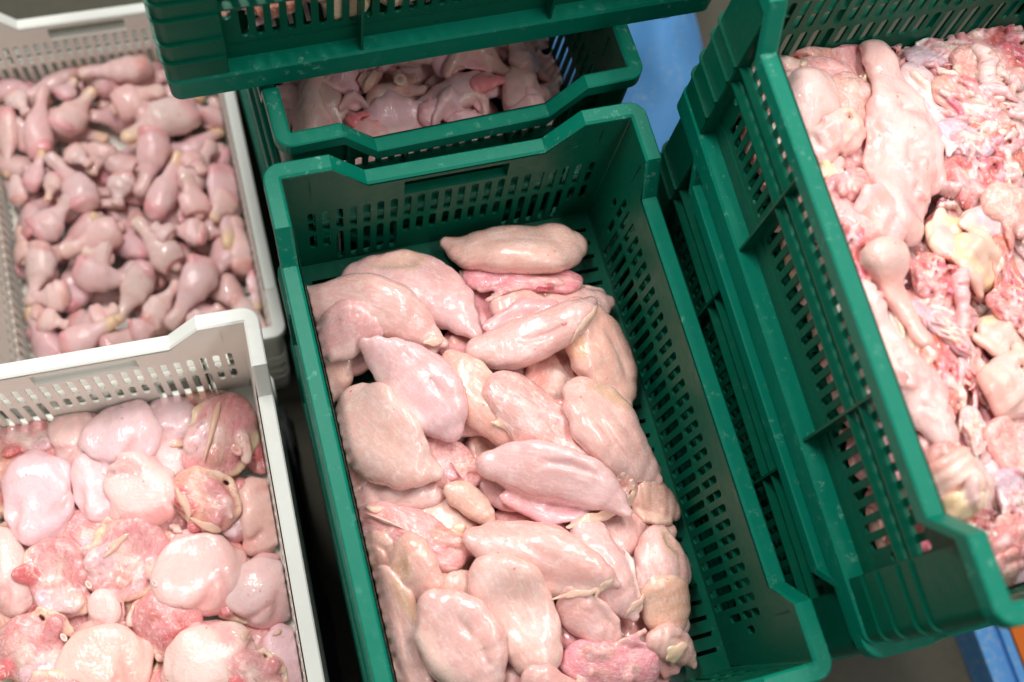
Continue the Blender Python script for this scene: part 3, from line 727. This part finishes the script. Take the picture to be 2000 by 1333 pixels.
# under layer that fills the gaps between the pieces on top
k = 0
for j in range(6):
    for i in range(3):
        x = -.095 + .092 * i + rnd.uniform(-.012, .012); y = -.225 + .076 * j + rnd.uniform(-.01, .01); a = rnd.uniform(-.5, .5) + (0 if (i + j) % 2 else 1.3)
        l = .075; pr = (BR + FL)[(k * 5) % 12]; k += 1
        if j == 5 and i == 0: x += .02
        d = P.put(pr, (x - l*cos(a), y - l*sin(a)), (x + l*cos(a), y + l*sin(a)), .098, th=1.05, sink=.08, local=True, tint=rnd.choice((NEU, DULL, ROSY)))
        emit('chicken_breast', d, 'breast', 'chicken breast in the bottom layer, mostly covered by the breasts on top', 'chicken breast', 'breasts in the bottom layer of the green crate')
BREASTS = [
 # proto, blunt end, tip, width, thickness, tint, flip, material, label
 (FL[0], (1145,545), (905,530), 100, .8, ROSY, 0, 'flesh', 'rough pink flesh flap with a red nick under the large breast by the end wall'),
 (BR[6], (1160,472), (866,486), 104, 1.05, NEU, 0, 'breast', 'large smooth breast lying alone against the slotted end wall'),
 (BR[2], (678,492), (962,612), 128, 1.0, NEU, 0, 'breast', 'plump flat topped breast by the end wall, next to the long slim breast'),
 (BR[6], (636,664), (648,792), 94, .8, NEU, 0, 'breast', 'small folded breast wedged along the rim beside the largest lavender breast'),
 (BR[1], (566,530), (880,668), 112, 1.0, NEU, 1, 'breast', 'long slim breast in the corner below the stepped rim, ending in cream fat'),
 (BR[5], (1115,585), (1252,805), 120, .95, HONEY, 0, 'breast', 'tan breast standing along the slotted long wall in the shade'),
 (BR[3], (905,680), (1172,592), 118, 1.05, NEU, 1, 'breast', 'broad breast with a cream fat strip at its tip, near the end wall'),
 (FL[3], (820,862), (945,945), 95, .7, ROSY, 0, 'flesh', 'small dark pink scrap with a bone splinter between the lavender breasts'),
 (BR[0], (604,648), (746,628), 92, .9, ROSY, 0, 'breast', 'small pink breast folded against the rim above the largest breast'),
 (BR[7], (860,688), (1035,880), 92, .95, HONEY, 0, 'breast', 'curved yellowish breast squeezed between two lavender pink breasts'),
 (BR[4], (665,880), (715,968), 74, .7, DULL, 0, 'breast', 'sliver of breast pressed under the largest lavender breast by the rim'),
 (BR[0], (905,850), (728,640), 122, 1.1, COOL, 1, 'breast', 'lavender pink breast with its pointed end touching the small folded breast'),
 (BR[6], (660,758), (830,962), 132, 1.05, COOL, 1, 'breast', 'largest lavender breast with a smooth egg shape lying along the rim'),
 (FL[1], (962,728), (1205,925), 148, .9, ROSY, 0, 'flesh', 'wide flesh side of a double breast with a white membrane down the middle'),
 (BR[5], (1105,745), (1302,940), 128, 1.0, WARM, 1, 'breast', 'smooth tan half of the double breast lying towards the long wall'),
 (BR[6], (872,945), (975,1018), 52, .7, WARM, 0, 'breast', 'small smooth lump of breast tucked between three larger ones'),
 (FL[2], (1190,915), (1250,965), 52, .6, DULL, 0, 'flesh', 'small grey translucent scrap by the long wall between two tan breasts'),
 (BR[4], (1340,985), (1222,1000), 104, .9, HONEY, 0, 'breast', 'short tan breast end against the long wall above the folded tan breasts'),
 (BR[2], (1362,1075), (1225,1105), 122, .95, WARM, 1, 'breast', 'tan breast lying across in the shade of the long wall'),
 (BR[6], (1282,1120), (1335,1250), 100, .85, HONEY, 0, 'breast', 'folded tan breast hanging down beside the floor slots'),
 (BR[1], (1118,1010), (1250,1212), 104, 1.0, COOL, 0, 'breast', 'pale whitish breast running from under the fat edged breast to its ragged tip'),
 (BR[3], (928,905), (1242,990), 126, 1.1, COOL, 0, 'breast', 'glossy pink breast edged with a broad cream strip of fat'),
 (FL[3], (695,985), (928,1098), 108, .9, ROSY, 0, 'flesh', 'raw flesh side of a breast with a white bone end by the rim'),
 (BR[5], (700,1040), (768,1130), 76, .8, HONEY, 0, 'breast', 'tan piece of breast half hidden along the rim below the raw flesh side'),
 (BR[2], (770,1055), (860,1190), 92, .9, HONEY, 1, 'breast', 'amber rounded breast near the rim below the raw flesh side'),
 (BR[6], (880,1118), (958,1215), 74, .8, NEU, 0, 'breast', 'small pale lump of breast squeezed above two long breasts'),
 (BR[7], (912,1025), (1208,1150), 122, 1.1, WARM, 1, 'breast', 'honey coloured breast with a yellow fat edge pointing at the whitish breast'),
 (BR[4], (1092,1155), (1232,1248), 88, .9, ROSY, 0, 'breast', 'pink breast tip reaching out from under the honey coloured breast'),
 (FL[0], (1095,1285), (1300,1300), 125, .9, ROSY, 0, 'flesh', 'deep pink flesh piece with torn edge beside the fat knob'),
 (BR[3], (1255,1255), (1378,1290), 92, .9, WARM, 0, 'breast', 'small breast topped by a big cream knob of fat near the floor slots'),
 (BR[6], (945,1085), (1092,1335), 128, 1.0, COOL, 0, 'breast', 'long lavender breast lying beside the fat rounded beige breast'),
 (BR[5], (728,1110), (830,1395), 106, 1.0, DULL, 1, 'breast', 'long beige breast lying straight along the rim'),
 (BR[0], (838,1150), (985,1385), 148, 1.05, WARM, 0, 'breast', 'fat rounded beige breast with a pinched pale top, next to the long beige breast'),
 (BR[1], (1010,1330), (1200,1420), 110, .9, ROSY, 0, 'breast', 'breast lying just below the deep pink flesh piece'),
]
bobs = []
for pr, a, b, w, th, tint, fl, mat, lab in BREASTS:
    d = P.put(pr, a, b, w * 1.13, th=th * 1.28, sink=.16, flip=bool(fl), tint=tint)
    bobs.append(emit('chicken_breast', d, mat, lab, 'chicken breast', 'breasts on top in the green crate'))
def fatbit(par, a, b, w, name='fat_trim', pr=None, tint=NEU, mat='fat', pile=None, th=1.0):
    d = (pile or P).put(pr or rnd.choice(FB), a, b, w * (1.25 if pr is None else 1), th=th * (.5 if pr is None else 1), sink=.35, sig=.0045, tint=tint); emit(name, d, mat, parent=par)
for i, a, b, w in [(21, (1242,958), (1212,1000), 20), (21, (1222,992), (1105,1028), 22), (26, (1200,1122), (1165,1166), 18), (26, (1175,1152), (1080,1168), 18), (6, (1172,590), (1118,662), 16), (20, (1262,1160), (1222,1204), 18)]:
    fatbit(bobs[i], a, b, w, pr=rnd.choice(FS))
for i, a, b, w in [(4, (872,655), (828,674), 18), (29, (1348,1262), (1300,1286), 30), (22, (715,985), (745,1000), 15)]:
    fatbit(bobs[i], a, b, w)
fatbit(bobs[7], (880,900), (905,935), 7, 'bone', FB[0], (1, 1.02, 1.1), 'bone')
fatbit(bobs[22], (712,1000), (790,1035), 8, 'bone', FB[0], (1, 1.05, 1.15), 'bone')
fatbit(bobs[0], (1045,566), (1085,562), 12, 'blood_spot', LU[2], (.6, .12, .2), 'flesh', th=.4)
# a little meat in the crate beneath, seen through the floor slots
Q = Pile('main'); Q.fl -= PITCH; Q.zt -= PITCH; Q.H -= PITCH
for j in range(4):
    y = -.23 + .14 * j; d = Q.put(BR[j], (.10, y - .05), (.13, y + .07), .09, th=1.4, local=True); emit('chicken_breast', d, 'breast', 'chicken breast in the crate beneath, glimpsed through the floor slots', 'chicken breast', 'breasts in the crate beneath')

# ------------------------------------------------------------------ crate of thighs
P = Pile('thigh')
k = 0
for j in range(6):
    for i in range(4):
        x = -.125 + .083 * i + rnd.uniform(-.01, .01); y = -.235 + .088 * j + rnd.uniform(-.01, .01); a = rnd.uniform(0, 6); l = .048; k += 1
        d = P.put(TF[k % 4], (x - l*cos(a), y - l*sin(a)), (x + l*cos(a), y + l*sin(a)), .085, th=1.0, sink=.1, local=True, tint=ROSY)
        emit('chicken_thigh', d, 'flesh', 'chicken thigh in the bottom layer of the white crate, mostly covered', 'chicken thigh', 'thighs in the bottom layer')
SKT = 'thighs on top in the white crate'
THIGHS = [  # kind, centre, length, width, angle (deg in the picture), proto, tint, label
 ('f', (55,850), 150, 80, 0, 0, NEU, 'flesh side of a thigh against the end wall, below the slots, with a red clot'),
 ('f', (405,790), 110, 70, 20, 1, DULL, 'dull fleshy thigh deep in the corner by the end wall'),
 ('f', (505,865), 130, 70, 80, 2, (.9, .72, .75), 'dark red thigh flesh wedged in the shade under the long rim'),
 ('s', (335,822), 120, 92, 70, 1, COOL, 'pale lavender thigh skin with a ragged fatty edge by the end wall'),
 ('s', (150,850), 125, 95, 80, 3, NEU, 'pale thigh partly under the big round thigh by the end wall'),
 ('f', (180,1040), 120, 90, 30, 3, ROSY, 'thigh flesh showing in the gap beside the smooth oval thigh'),
 ('s', (345,905), 105, 88, 60, 3, COOL, 'small lavender thigh skin between the red topped thigh and the dark flesh'),
 ('s', (185,950), 150, 105, 75, 0, NEU, 'pale thigh lying under the thigh with the red top'),
 ('s', (240,850), 160, 150, 20, 3, COOL, 'big round lavender thigh lying against the end wall'),
 ('f', (432,848), 190, 118, 105, 3, NEU, 'thigh turned flesh side up with a bone joint and dark red blood'),
 ('s', (508,1005), 160, 90, 80, 1, WARM, 'narrow beige thigh tucked under the long rim'),
 ('f', (400,972), 150, 100, 25, 1, ROSY, 'thigh flesh with a curled cream skin edge'),
 ('s', (272,962), 165, 130, 70, 2, NEU, 'thigh whose top end is flushed red'),
 ('s', (10,1110), 190, 90, 75, 3, NEU, 'thigh below the smooth oval thigh, partly under the veined flesh'),
 ('s', (72,975), 200, 152, 80, 0, COOL, 'large smooth oval lavender thigh with a pink skin edge'),
 ('f', (122,1130), 165, 140, 70, 0, ROSY, 'veined thigh flesh with a small white bone ring at its edge'),
 ('f', (255,1095), 175, 135, 110, 3, NEU, 'thigh flesh with yellowish fat folds and a glassy joint'),
 ('s', (518,1148), 140, 132, 45, 1, COOL, 'square lavender thigh skin touching the long rim'),
 ('f', (330,1210), 140, 125, 40, 2, (1, .82, .84), 'deep red veined thigh flesh under the dome shaped thigh'),
 ('s', (392,1112), 180, 150, 20, 3, ROSY, 'dome shaped thigh with wrinkled skin swept to one side'),
 ('s', (205,1195), 95, 60, 95, 1, NEU, 'small scrap of folded skin between the veined thighs'),
 ('f', (62,1268), 160, 150, 30, 0, ROSY, 'thigh flesh with a small round bone end and a torn skin flap'),
 ('s', (562,1290), 150, 110, 70, 0, COOL, 'wrinkled lavender thigh lying along the long rim'),
 ('s', (205,1290), 180, 150, 20, 1, WARM, 'cream coloured thigh with a straight cut edge'),
 ('s', (402,1290), 200, 135, 160, 0, NEU, 'broad thigh with a small knuckle of skin at one end'),
 ('f', (505,1320), 130, 90, 40, 0, NEU, 'fleshy thigh end rolled in pale skin beside the broad thigh'),
 ('f', (110,1370), 150, 110, 10, 2, NEU, 'thigh flesh lying below the piece with the small round bone end'),
]
tob = []
for kind, c, L, w, ang, n, tint, lab in THIGHS:
    a = radians(ang); dx, dy = L/2*cos(a), L/2*sin(a)
    if kind == 's' and n != 2: n = (n + 2 * len(tob)) % 6; n = 4 if n == 2 else n
    d = P.put((TS if kind == 's' else TF)[n], (c[0]-dx, c[1]-dy), (c[0]+dx, c[1]+dy), w * 1.2, th=.85 if kind == 's' else .9, sink=.24, sig=.014, tint=tint, flip=bool(n % 2))
    tob.append(emit('chicken_thigh', d, 'skin' if kind == 's' else 'flesh', lab, 'chicken thigh', SKT))
fatbit(tob[15], (167,1136), (179,1150), 12, 'bone', BN[0], NEU, 'bone', P)
fatbit(tob[21], (119,1239), (131,1253), 12, 'bone', BN[0], NEU, 'bone', P)
fatbit(tob[16], (295,1133), (308,1147), 11, 'bone', BN[0], (.9, .95, 1), 'bone', P)
fatbit(tob[9], (452,872), (472,888), 17, 'bone', BN[0], (.95, .7, .68), 'bone', P)
fatbit(tob[11], (330,1030), (358,1036), 18, 'bone', FB[0], (1, 1.1, 1.2), 'bone', P)
for i, a, b, w in [(11, (345,950), (372,1010), 15), (11, (372,1010), (430,1040), 15), (16, (200,1090), (250,1040), 12), (9, (395,900), (430,780), 12), (24, (492,1232), (470,1250), 16), (22, (530,1240), (550,1232), 9), (6, (330,870), (362,868), 8)]:
    fatbit(tob[i], a, b, w, pile=P, tint=(1, .93, .9))

# ------------------------------------------------------------------ crate of drumsticks
P = Pile('drum')
k = 0
DG = 'drumsticks in the bottom layers of the white crate'
for layer in range(2):
    for j in range(8):
        for i in range(5):
            x = -.135 + .067 * i + rnd.uniform(-.015, .015); y = -.255 + .073 * j + rnd.uniform(-.015, .015); a = rnd.uniform(0, 6.28); l = .056; k += 1
            d = P.put(DS[k % 6], (x - l*cos(a), y - l*sin(a)), (x + l*cos(a), y + l*sin(a)), .05, th=1.0, sink=.15, sig=.012, local=True, tint=(.95, .90, .92))
            emit('drumstick', d, 'skin', 'pale drumstick in the bottom layer of the white crate, mostly buried under others', 'drumstick', DG)
DR = [  # thick end, thin end (crop pixels), proto, width
 (20,400, 20,650,0,95), (70,760,40,600,5,90), (130,580,150,300,1,110), (210,490,345,320,0,110), (225,370,275,280,4,80), (560,220,285,275,5,120), (400,390,610,310,3,120),
 (390,520,330,640,2,120), (730,370,440,495,0,130), (590,480,520,715,1,130), (460,640,420,760,5,110), (345,780,185,560,1,130), (250,540,330,620,5,90), (100,700,160,560,4,80), (205,640,170,740,0,70), (560,810,670,555,4,110),
 (690,720,780,500,5,110), (740,800,690,640,3,120), (790,470,810,350,1,110), (830,600,850,930,4,130), (910,1010,890,800,5,110), (120,870,270,740,1,120), (160,900,110,1130,5,130), (460,830,215,940,3,110),
 (420,960,300,940,2,120), (265,1010,520,1040,1,110), (260,1090,100,1110,5,110), (660,990,490,800,2,130), (560,990,420,1190,0,110), (330,1190,440,1140,3,100), (210,1290,435,1185,4,110), (540,1210,660,1040,5,100), (780,950,630,1210,1,130),
 (860,1110,1020,1240,5,90), (965,1000,950,1160,4,90), (770,860,620,850,1,100), (640,880,560,830,3,90), (130,1180,260,1200,5,90), (480,1240,600,1200,1,90), (700,1240,820,1130,5,110), (90,980,60,830,2,90), (690,560,760,640,3,90), (30,330,110,420,5,90), (860,700,790,820,0,90),
]
DL = {0: 'pale drumstick with a yellow knuckle in the low white crate', 1: 'plump pale drumstick with a clean pale knuckle in the low white crate', 2: 'slightly curved drumstick showing its round red cut end with bone', 3: 'drumstick showing its round red cut end with bone and a pale knuckle', 4: 'smooth lavender drumstick with a yellow scaly knuckle in the low white crate', 5: 'lavender drumstick with a pale bony knuckle in the low white crate'}
for ax, ay, bx, by, n, w in DR:
    f = 1 / 1.904
    d = P.put(DS[n], (ax*f, ay*f), (bx*f, by*f), w*f*1.0, th=1.0, sink=.08, sig=.026, flip=rnd.random() < .5, tint=rnd.choice((NEU, (1.04, 1.0, .98), (1.02, .95, .95))))
    emit('drumstick', d, 'skin', DL[n], 'drumstick', DL[n].replace('drumstick', 'drumsticks').replace(' a ', ' '))

# ------------------------------------------------------------------ crate of wings (partly under the crosswise crate)
P = Pile('back')
k = 0
for layer in range(3):
    for j in range(5):
        for i in range(4):
            x = -.125 + .083 * i + rnd.uniform(-.015, .015); y = -.26 + .07 * j; a = rnd.uniform(0, 6.28); l = .056; k += 1
            d = P.put(WG[('drumette', 'elbow', 'flap')[k % 3]][k % 2], (x - l*cos(a), y - l*sin(a)), (x + l*cos(a), y + l*sin(a)), .055, th=1.2, sink=.1, local=True, tint=(1.02, .95, .95))
            emit('chicken_wing', d, 'skin', 'chicken wing piece in the bottom layer of the wings crate, mostly covered', 'chicken wing', 'wings in the bottom layer')
WI = [  # kind, end, end (crop px), width, tint, label
 ('elbow', (520,290), (590,460), 90, ROSY, 'pink wing joint hanging down beside the long rim of the wings crate'),
 ('tip', (545,430), (545,525), 50, NEU, 'small rounded wing end in the corner of the wings crate'),
 ('flap', (700,250), (830,330), 120, ROSY, 'torn red streaked wing flesh under the crosswise crate'),
 ('drumette', (620,510), (690,270), 150, NEU, 'thick upright wing drumette with pimpled skin near the corner'),
 ('drumette', (900,300), (840,270), 110, HONEY, 'brownish wing cut face under the crosswise crate'),
 ('drumette', (960,320), (1060,290), 100, HONEY, 'wing with a hollow bone end facing out'),
 ('elbow', (740,390), (870,380), 70, NEU, 'bent wing joint behind the red wing tip'),
 ('flap', (1110,240), (1230,200), 110, ROSY, 'wing flesh with a red patch just below the crosswise crate'),
 ('elbow', (1140,210), (1400,200), 150, NEU, 'large bent wing with a yellowish elbow under the crosswise crate'),
 ('drumette', (1480,270), (1440,120), 110, NEU, 'tall wing drumette standing behind the raised wing tip'),
 ('flap', (830,470), (1090,400), 150, COOL, 'wide wing skin flap with a sharp fold'),
 ('flap', (1080,470), (1130,370), 90, ROSY, 'folded wing strip next to the wide skin flap'),
 ('elbow', (1100,400), (1250,400), 140, COOL, 'rounded wing elbow beside the folded wing strip'),
 ('elbow', (1240,350), (1340,430), 70, COOL, 'thin wing bone end crossing the dark gap'),
 ('flap', (1160,480), (1310,440), 70, NEU, 'flat wing piece lying along the front rim of the wings crate'),
 ('tip', (1250,340), (1395,285), 75, (1.0, .62, .66), 'bright red pink wing tip beside the rounded elbow'),
 ('flap', (760,500), (940,500), 90, (1.02, .90, .82), 'flushed orange pink wing skin at the front rim'),
 ('tip', (780,470), (855,420), 60, (.95, .45, .52), 'small blood red wing tip pointing up from flushed skin'),
 ('drumette', (1560,390), (1360,410), 130, COOL, 'thick rounded wing drumette by the ramp of the front rim'),
 ('tip', (1490,320), (1620,160), 100, WARM, 'pointed wing tip raised against the slotted long wall'),
]
wob = []
for kd, a, b, w, tint, lab in WI:
    f = 1 / 1.961; q = lambda p: (p[0]*f + 280, p[1]*f)
    d = P.put(WG[kd][len(lab) % 2], q(a), q(b), w*f*1.12, th=1.15, sink=.2, sig=.012, tint=np.array(tint) * (1.05, .97, .97))
    wob.append(emit('chicken_wing', d, 'skin', lab, 'chicken wing', 'wings in the green crate'))
fatbit(wob[5], (768,150), (795,160), 24, 'bone', BN[0], (.9, .78, .72), 'bone', P)

# ------------------------------------------------------------------ crate of neck skins and carcass trimmings
P = Pile('right')
k = 0
for j in range(9):                       # pieces pressed against the slotted long wall
    for l2 in range(1):
        y = -.262 + .064 * j + .03 * l2; k += 1
        d = P.put((FL + FO + [ST[0]])[k % 8], (-.150, y - .042), (-.146, y + .042), .066, th=1.5, sink=.05, sig=.01, local=True, tint=WARM)
        emit('carcass_trimming', d, 'skin', 'pale trimming pressed against the slotted long wall, glimpsed through the slots', 'chicken trimming', 'trimmings behind the slots')
for j in range(7):
    for i in range(4):
        x = -.132 + .088 * i + rnd.uniform(-.008, .008); y = -.245 + .083 * j + rnd.uniform(-.01, .01); a = rnd.uniform(0, 6); l = .058; k += 1
        d = P.put((SG + FL)[k % 9], (x - l*cos(a), y - l*sin(a)), (x + l*cos(a), y + l*sin(a)), .10, th=1.9 if j < 5 else 1.1, sink=.04, local=True)
        emit('carcass_trimming', d, 'flesh', 'carcass trimming in the bottom layer of the crate, mostly covered', 'chicken trimming', 'trimmings in the bottom layer')
for j in range(6):
    for i in range(3):
        x = -.088 + .088 * i + rnd.uniform(-.01, .01); y = -.205 + .083 * j; a = rnd.uniform(0, 6); l = .055; k += 1
        d = P.put((SG + FL)[k % 9], (x - l*cos(a), y - l*sin(a)), (x + l*cos(a), y + l*sin(a)), .10, th=.8, sink=.25, local=True)
        emit('carcass_trimming', d, 'flesh', 'carcass trimming in the bottom layer of the crate, mostly covered', 'chicken trimming', 'trimmings in the bottom layer')
TRIM = [  # proto, end, end, width, th, tint, mat, label
 (TS[0], (1535,140), (1575,180), 55, .8, NEU, 'skin', 'small fold of skin in the corner behind the rim'),
 (FL[1], (1625,150), (1720,260), 110, 1.0, DULL, 'flesh', 'glassy brown pink flesh under the long neck skin'),
 (TS[1], (1585,125), (1615,285), 118, 1.1, WARM, 'skin', 'smooth pale thigh skin beside the long neck skin'),
 (SG[4], (1960,170), (2060,330), 130, 1.0, ROSY, 'flesh', 'dark red trimming piece along the far long wall'),
 (SG[2], (1785,100), (1900,90), 90, 1.0, COOL, 'flesh', 'shiny membrane covered carcass end by the end wall'),
 (FL[2], (1890,85), (1940,170), 75, 1.1, WARM, 'flesh', 'beige flesh flap with a white skin edge near the end wall'),
 (ST[0], (1925,80), (1955,190), 38, .9, COOL, 'skin', 'narrow white skin edge standing up near the far wall'),
 (SG[4], (1790,115), (1885,280), 92, 1.1, COOL, 'flesh', 'grey pink rib cage piece with a silvery membrane'),
 (SG[0], (1850,130), (1995,290), 110, 1.0, ROSY, 'flesh', 'stringy red neck meat with white tendons'),
 (SG[3], (1880,260), (2010,340), 120, 1.0, NEU, 'flesh', 'blood red carcass piece with a dark slit'),
 (SG[1], (1860,300), (1990,400), 100, 1.0, ROSY, 'flesh', 'pink fibrous carcass piece below the dark slit'),
 (SG[2], (1850,230), (1930,300), 80, 1.0, COOL, 'flesh', 'grey striated muscle next to the long neck skin'),
 (FL[0], (1605,270), (1725,300), 80, 1.0, WARM, 'flesh', 'beige triangular flesh piece below the rolled skin folds'),
 (FO[0], (1625,225), (1685,275), 62, 1.2, WARM, 'skin', 'rolled cream skin folds like loops'),
 (FO[1], (1595,240), (1640,300), 55, 1.0, ROSY, 'skin', 'small pink crumpled skin beside the rolled loops'),
 (LU[1], (1600,320), (1655,340), 60, 1.1, WARM, 'skin', 'smooth round beige lump at the rim'),
 (LU[2], (1635,345), (1680,385), 50, 1.0, ROSY, 'flesh', 'cut neck bone end in pink flesh'),
 (FL[3], (1650,400), (1720,330), 85, 1.1, WARM, 'flesh', 'tan rounded muscle edged with yellow fat'),
 (FO[1], (1690,455), (1770,370), 110, 1.1, ROSY, 'skin', 'wrinkled pink skin heap at the foot of the long neck skin'),
 (ST[2], (1722,36), (1800,480), 165, 1.15, (.96, .88, .87), 'skin', 'long broad pimpled neck skin with a red cut end'),
 (SG[1], (1640,420), (1690,560), 90, 1.0, ROSY, 'flesh', 'pale pink flesh strip sagging along the rim'),
 (SG[4], (1760,600), (1790,760), 70, .9, DULL, 'flesh', 'purple grey flesh in the dark gap beside the bone knob'),
 (LU[0], (1820,435), (1900,495), 75, .8, (1, 1, .95), 'fat', 'bright yellow fat lumps'),
 (LU[0], (1890,415), (1965,465), 70, .8, (1, 1.02, 1.1), 'fat', 'pale yellow fat lumps rising next to the brightest fat'),
 (FO[2], (1870,470), (1960,540), 70, 1.0, (1, .95, .8), 'fat', 'cream fat folds hanging below the yellow lumps'),
 (FL[1], (1930,380), (2040,450), 90, 1.1, WARM, 'flesh', 'large round beige muscle by the yellow fat'),
 (SG[3], (1950,470), (2010,640), 70, 1.0, NEU, 'flesh', 'dark blood vessel bundle beside the yellow fat'),
 (KN[0], (1725,480), (1805,665), 95, 1.1, WARM, 'skin', 'big pale bone knob tapering into a leg bone'),
 (SG[1], (1800,500), (1870,590), 90, 1.1, ROSY, 'flesh', 'knobbly pink and white flesh beside the leg bone'),
 (ST[1], (1880,530), (1885,640), 36, 1.0, COOL, 'skin', 'bluish white tendon tube'),
 (SG[3], (1825,640), (1900,800), 120, 1.0, (1.1, .95, .95), 'flesh', 'bright red carcass cavity flesh'),
 (SG[0], (1880,650), (1950,800), 100, 1.0, (1.1, .95, .95), 'flesh', 'red rib flesh with white bone lines'),
 (SG[2], (1790,590), (1900,680), 60, 1.0, NEU, 'flesh', 'white bone splinter strip across the red cavity'),
 (FO[2], (1930,620), (2020,700), 100, 1.0, WARM, 'skin', 'cream skin sheet lying over the red ribs'),
 (SG[1], (1960,560), (2040,640), 80, 1.0, ROSY, 'flesh', 'pink flesh ribbon beside the cream skin sheet'),
 (FO[0], (1940,700), (2030,800), 110, 1.0, WARM, 'skin', 'pale skin pocket around a brown bone hole'),
 (ST[3], (1680,545), (1860,880), 112, 1.15, (.97, .90, .89), 'skin', 'long rolled skin strip running along the rim'),
 (FL[2], (1830,870), (1890,930), 70, .9, DULL, 'flesh', 'brown shaded flesh under the end of the rolled skin strip'),
 (SG[4], (1890,800), (1930,900), 60, 1.0, ROSY, 'flesh', 'upright pink muscle with a red dot'),
 (FL[3], (1930,840), (2040,920), 90, 1.1, (1.05, .95, .9), 'flesh', 'orange pink rounded muscle block'),
 (FO[0], (1825,960), (1935,900), 90, 1.2, WARM, 'skin', 'cream skin gathered in parallel pleats'),
 (LU[1], (1850,985), (1920,965), 70, 1.1, WARM, 'skin', 'smooth cream bulge below the pleated skin'),
 (SG[3], (1885,1000), (1960,1050), 80, 1.0, ROSY, 'flesh', 'clotted dark red flesh by the rim ramp'),
 (SG[2], (1950,930), (2040,1010), 90, 1.0, COOL, 'flesh', 'grey violet flesh next to the dark hole'),
 (FL[2], (1920,1080), (2040,1040), 100, 1.1, (1.05, .8, .82), 'flesh', 'glossy deep red muscle framed by a pale bone edge'),
 (LU[2], (1930,1100), (2010,1120), 60, .9, DULL, 'flesh', 'small ragged flesh scrap at the end of the heap'),
]
for n, (pr, a, b, w, th, tint, mat, lab) in enumerate(TRIM):
    mx, my, g = (a[0]+b[0])/2, (a[1]+b[1])/2, 1.0 if w > 105 else 1.14
    a = (mx + (a[0]-mx)*g, my + (a[1]-my)*g); b = (mx + (b[0]-mx)*g, my + (b[1]-my)*g)
    d = P.put(pr, a, b, w * (1.0 if w > 150 else 1.2), th=th, sink=.28, sig=.011, tint=tint, flip=bool(n % 2))
    o = emit({'skin': 'chicken_skin', 'fat': 'chicken_fat'}.get(mat, 'carcass_trimming'), d, mat, lab, 'chicken trimming', 'trimmings on top in the green crate')
    if 'neck skin with a red' in lab: fatbit(o, (1738,48), (1756,66), 22, 'cut_end', LU[2], (.95, .55, .6), 'flesh', P)

# ------------------------------------------------------------------ crosswise crate: trimmings seen through its slots
P = Pile('top')
k = 0
for layer in range(3):
    for j in range(8):
        for i in range(2):
            x = -.13 + .075 * i + rnd.uniform(-.01, .01); y = -.25 + .072 * j + rnd.uniform(-.01, .01); a = rnd.uniform(0, 6); l = .05; k += 1
            pr = (SG + FL + FO + [LU[1]])[(k * 7) % 13]
            d = P.put(pr, (x - l*cos(a), y - l*sin(a)), (x + l*cos(a), y + l*sin(a)), .08, th=1.2, sink=.1, local=True, tint=WARM)
            emit('carcass_trimming', d, 'flesh', 'fleshy trimming glimpsed through the slots of the crosswise crate', 'chicken trimming', 'trimmings in the crosswise crate')

# ------------------------------------------------------------------ blue sheet, blue and orange crates low behind the stacks
p = unproj((1268, 120), .30)
sk = build([prim([(-.16, -.22, 0), (0, -.05, .01), (.02, .12, .012), (.05, .3, 0)], [.10, .12, .12, .10], (.1, .2, .5), .8), prim([(-.12, .1, .03), (.1, .25, .03)], [.07, .06], (.1, .2, .5), .8, .03), prim([(.02, -.25, .0), (.0, .0, .085), (.04, .2, .07)], [.012, .016, .012], (.1, .2, .5), 1, .03)], .010, ((.022, .11), (.008, .045)), 131, 2)
sk['V'] = sk['V'] * np.array([1, 1.2, 1.6]); sk.update(mid=p[:2], z=0.0, V=sk['V'] + np.array([p[0] - .035, p[1] + .05, 0.001]))
MAT['blue'] = BLUE
emit('plastic_sack', sk, 'blue', 'rumpled blue plastic sack on the floor behind the green stacks', 'sack')
OMm = crate_meshes(ORANGE, ORANGE)
p = unproj((1908, 1245), .07); p2 = unproj((1978, 1245), .07)
def tray(name, x0, x1, mat, label):
    hw = (x1 - x0) / 2
    e = bpy.data.objects.new(name, None); COL.objects.link(e); e.location = (x0 + hw, p[1] - .25, 0); tag(e, label, 'tray')
    m = MB(); m.box((-hw + .004, -.36, 0), (hw - .004, .36, .058)); link('body', m.mesh('body', mat), e)
    for a, b in (((-hw, -.372, .0585), (-hw + .014, .372, .07)), ((hw - .014, -.372, .0585), (hw, .372, .07)), ((-hw + .0145, .36, .0585), (hw - .0145, .372, .07)), ((-hw + .0145, -.372, .0585), (hw - .0145, -.36, .07))):
        m = MB(); m.box(a, b); link('rim', m.mesh('rim', mat), e)
tray('blue_tray', p[0], p2[0] - .002, BLUE, 'narrow blue plastic tray on the floor beside the orange tray')
tray('orange_tray', p2[0] + .002, p2[0] + .30, ORANGE, 'orange plastic tray on the floor beside the narrow blue tray')
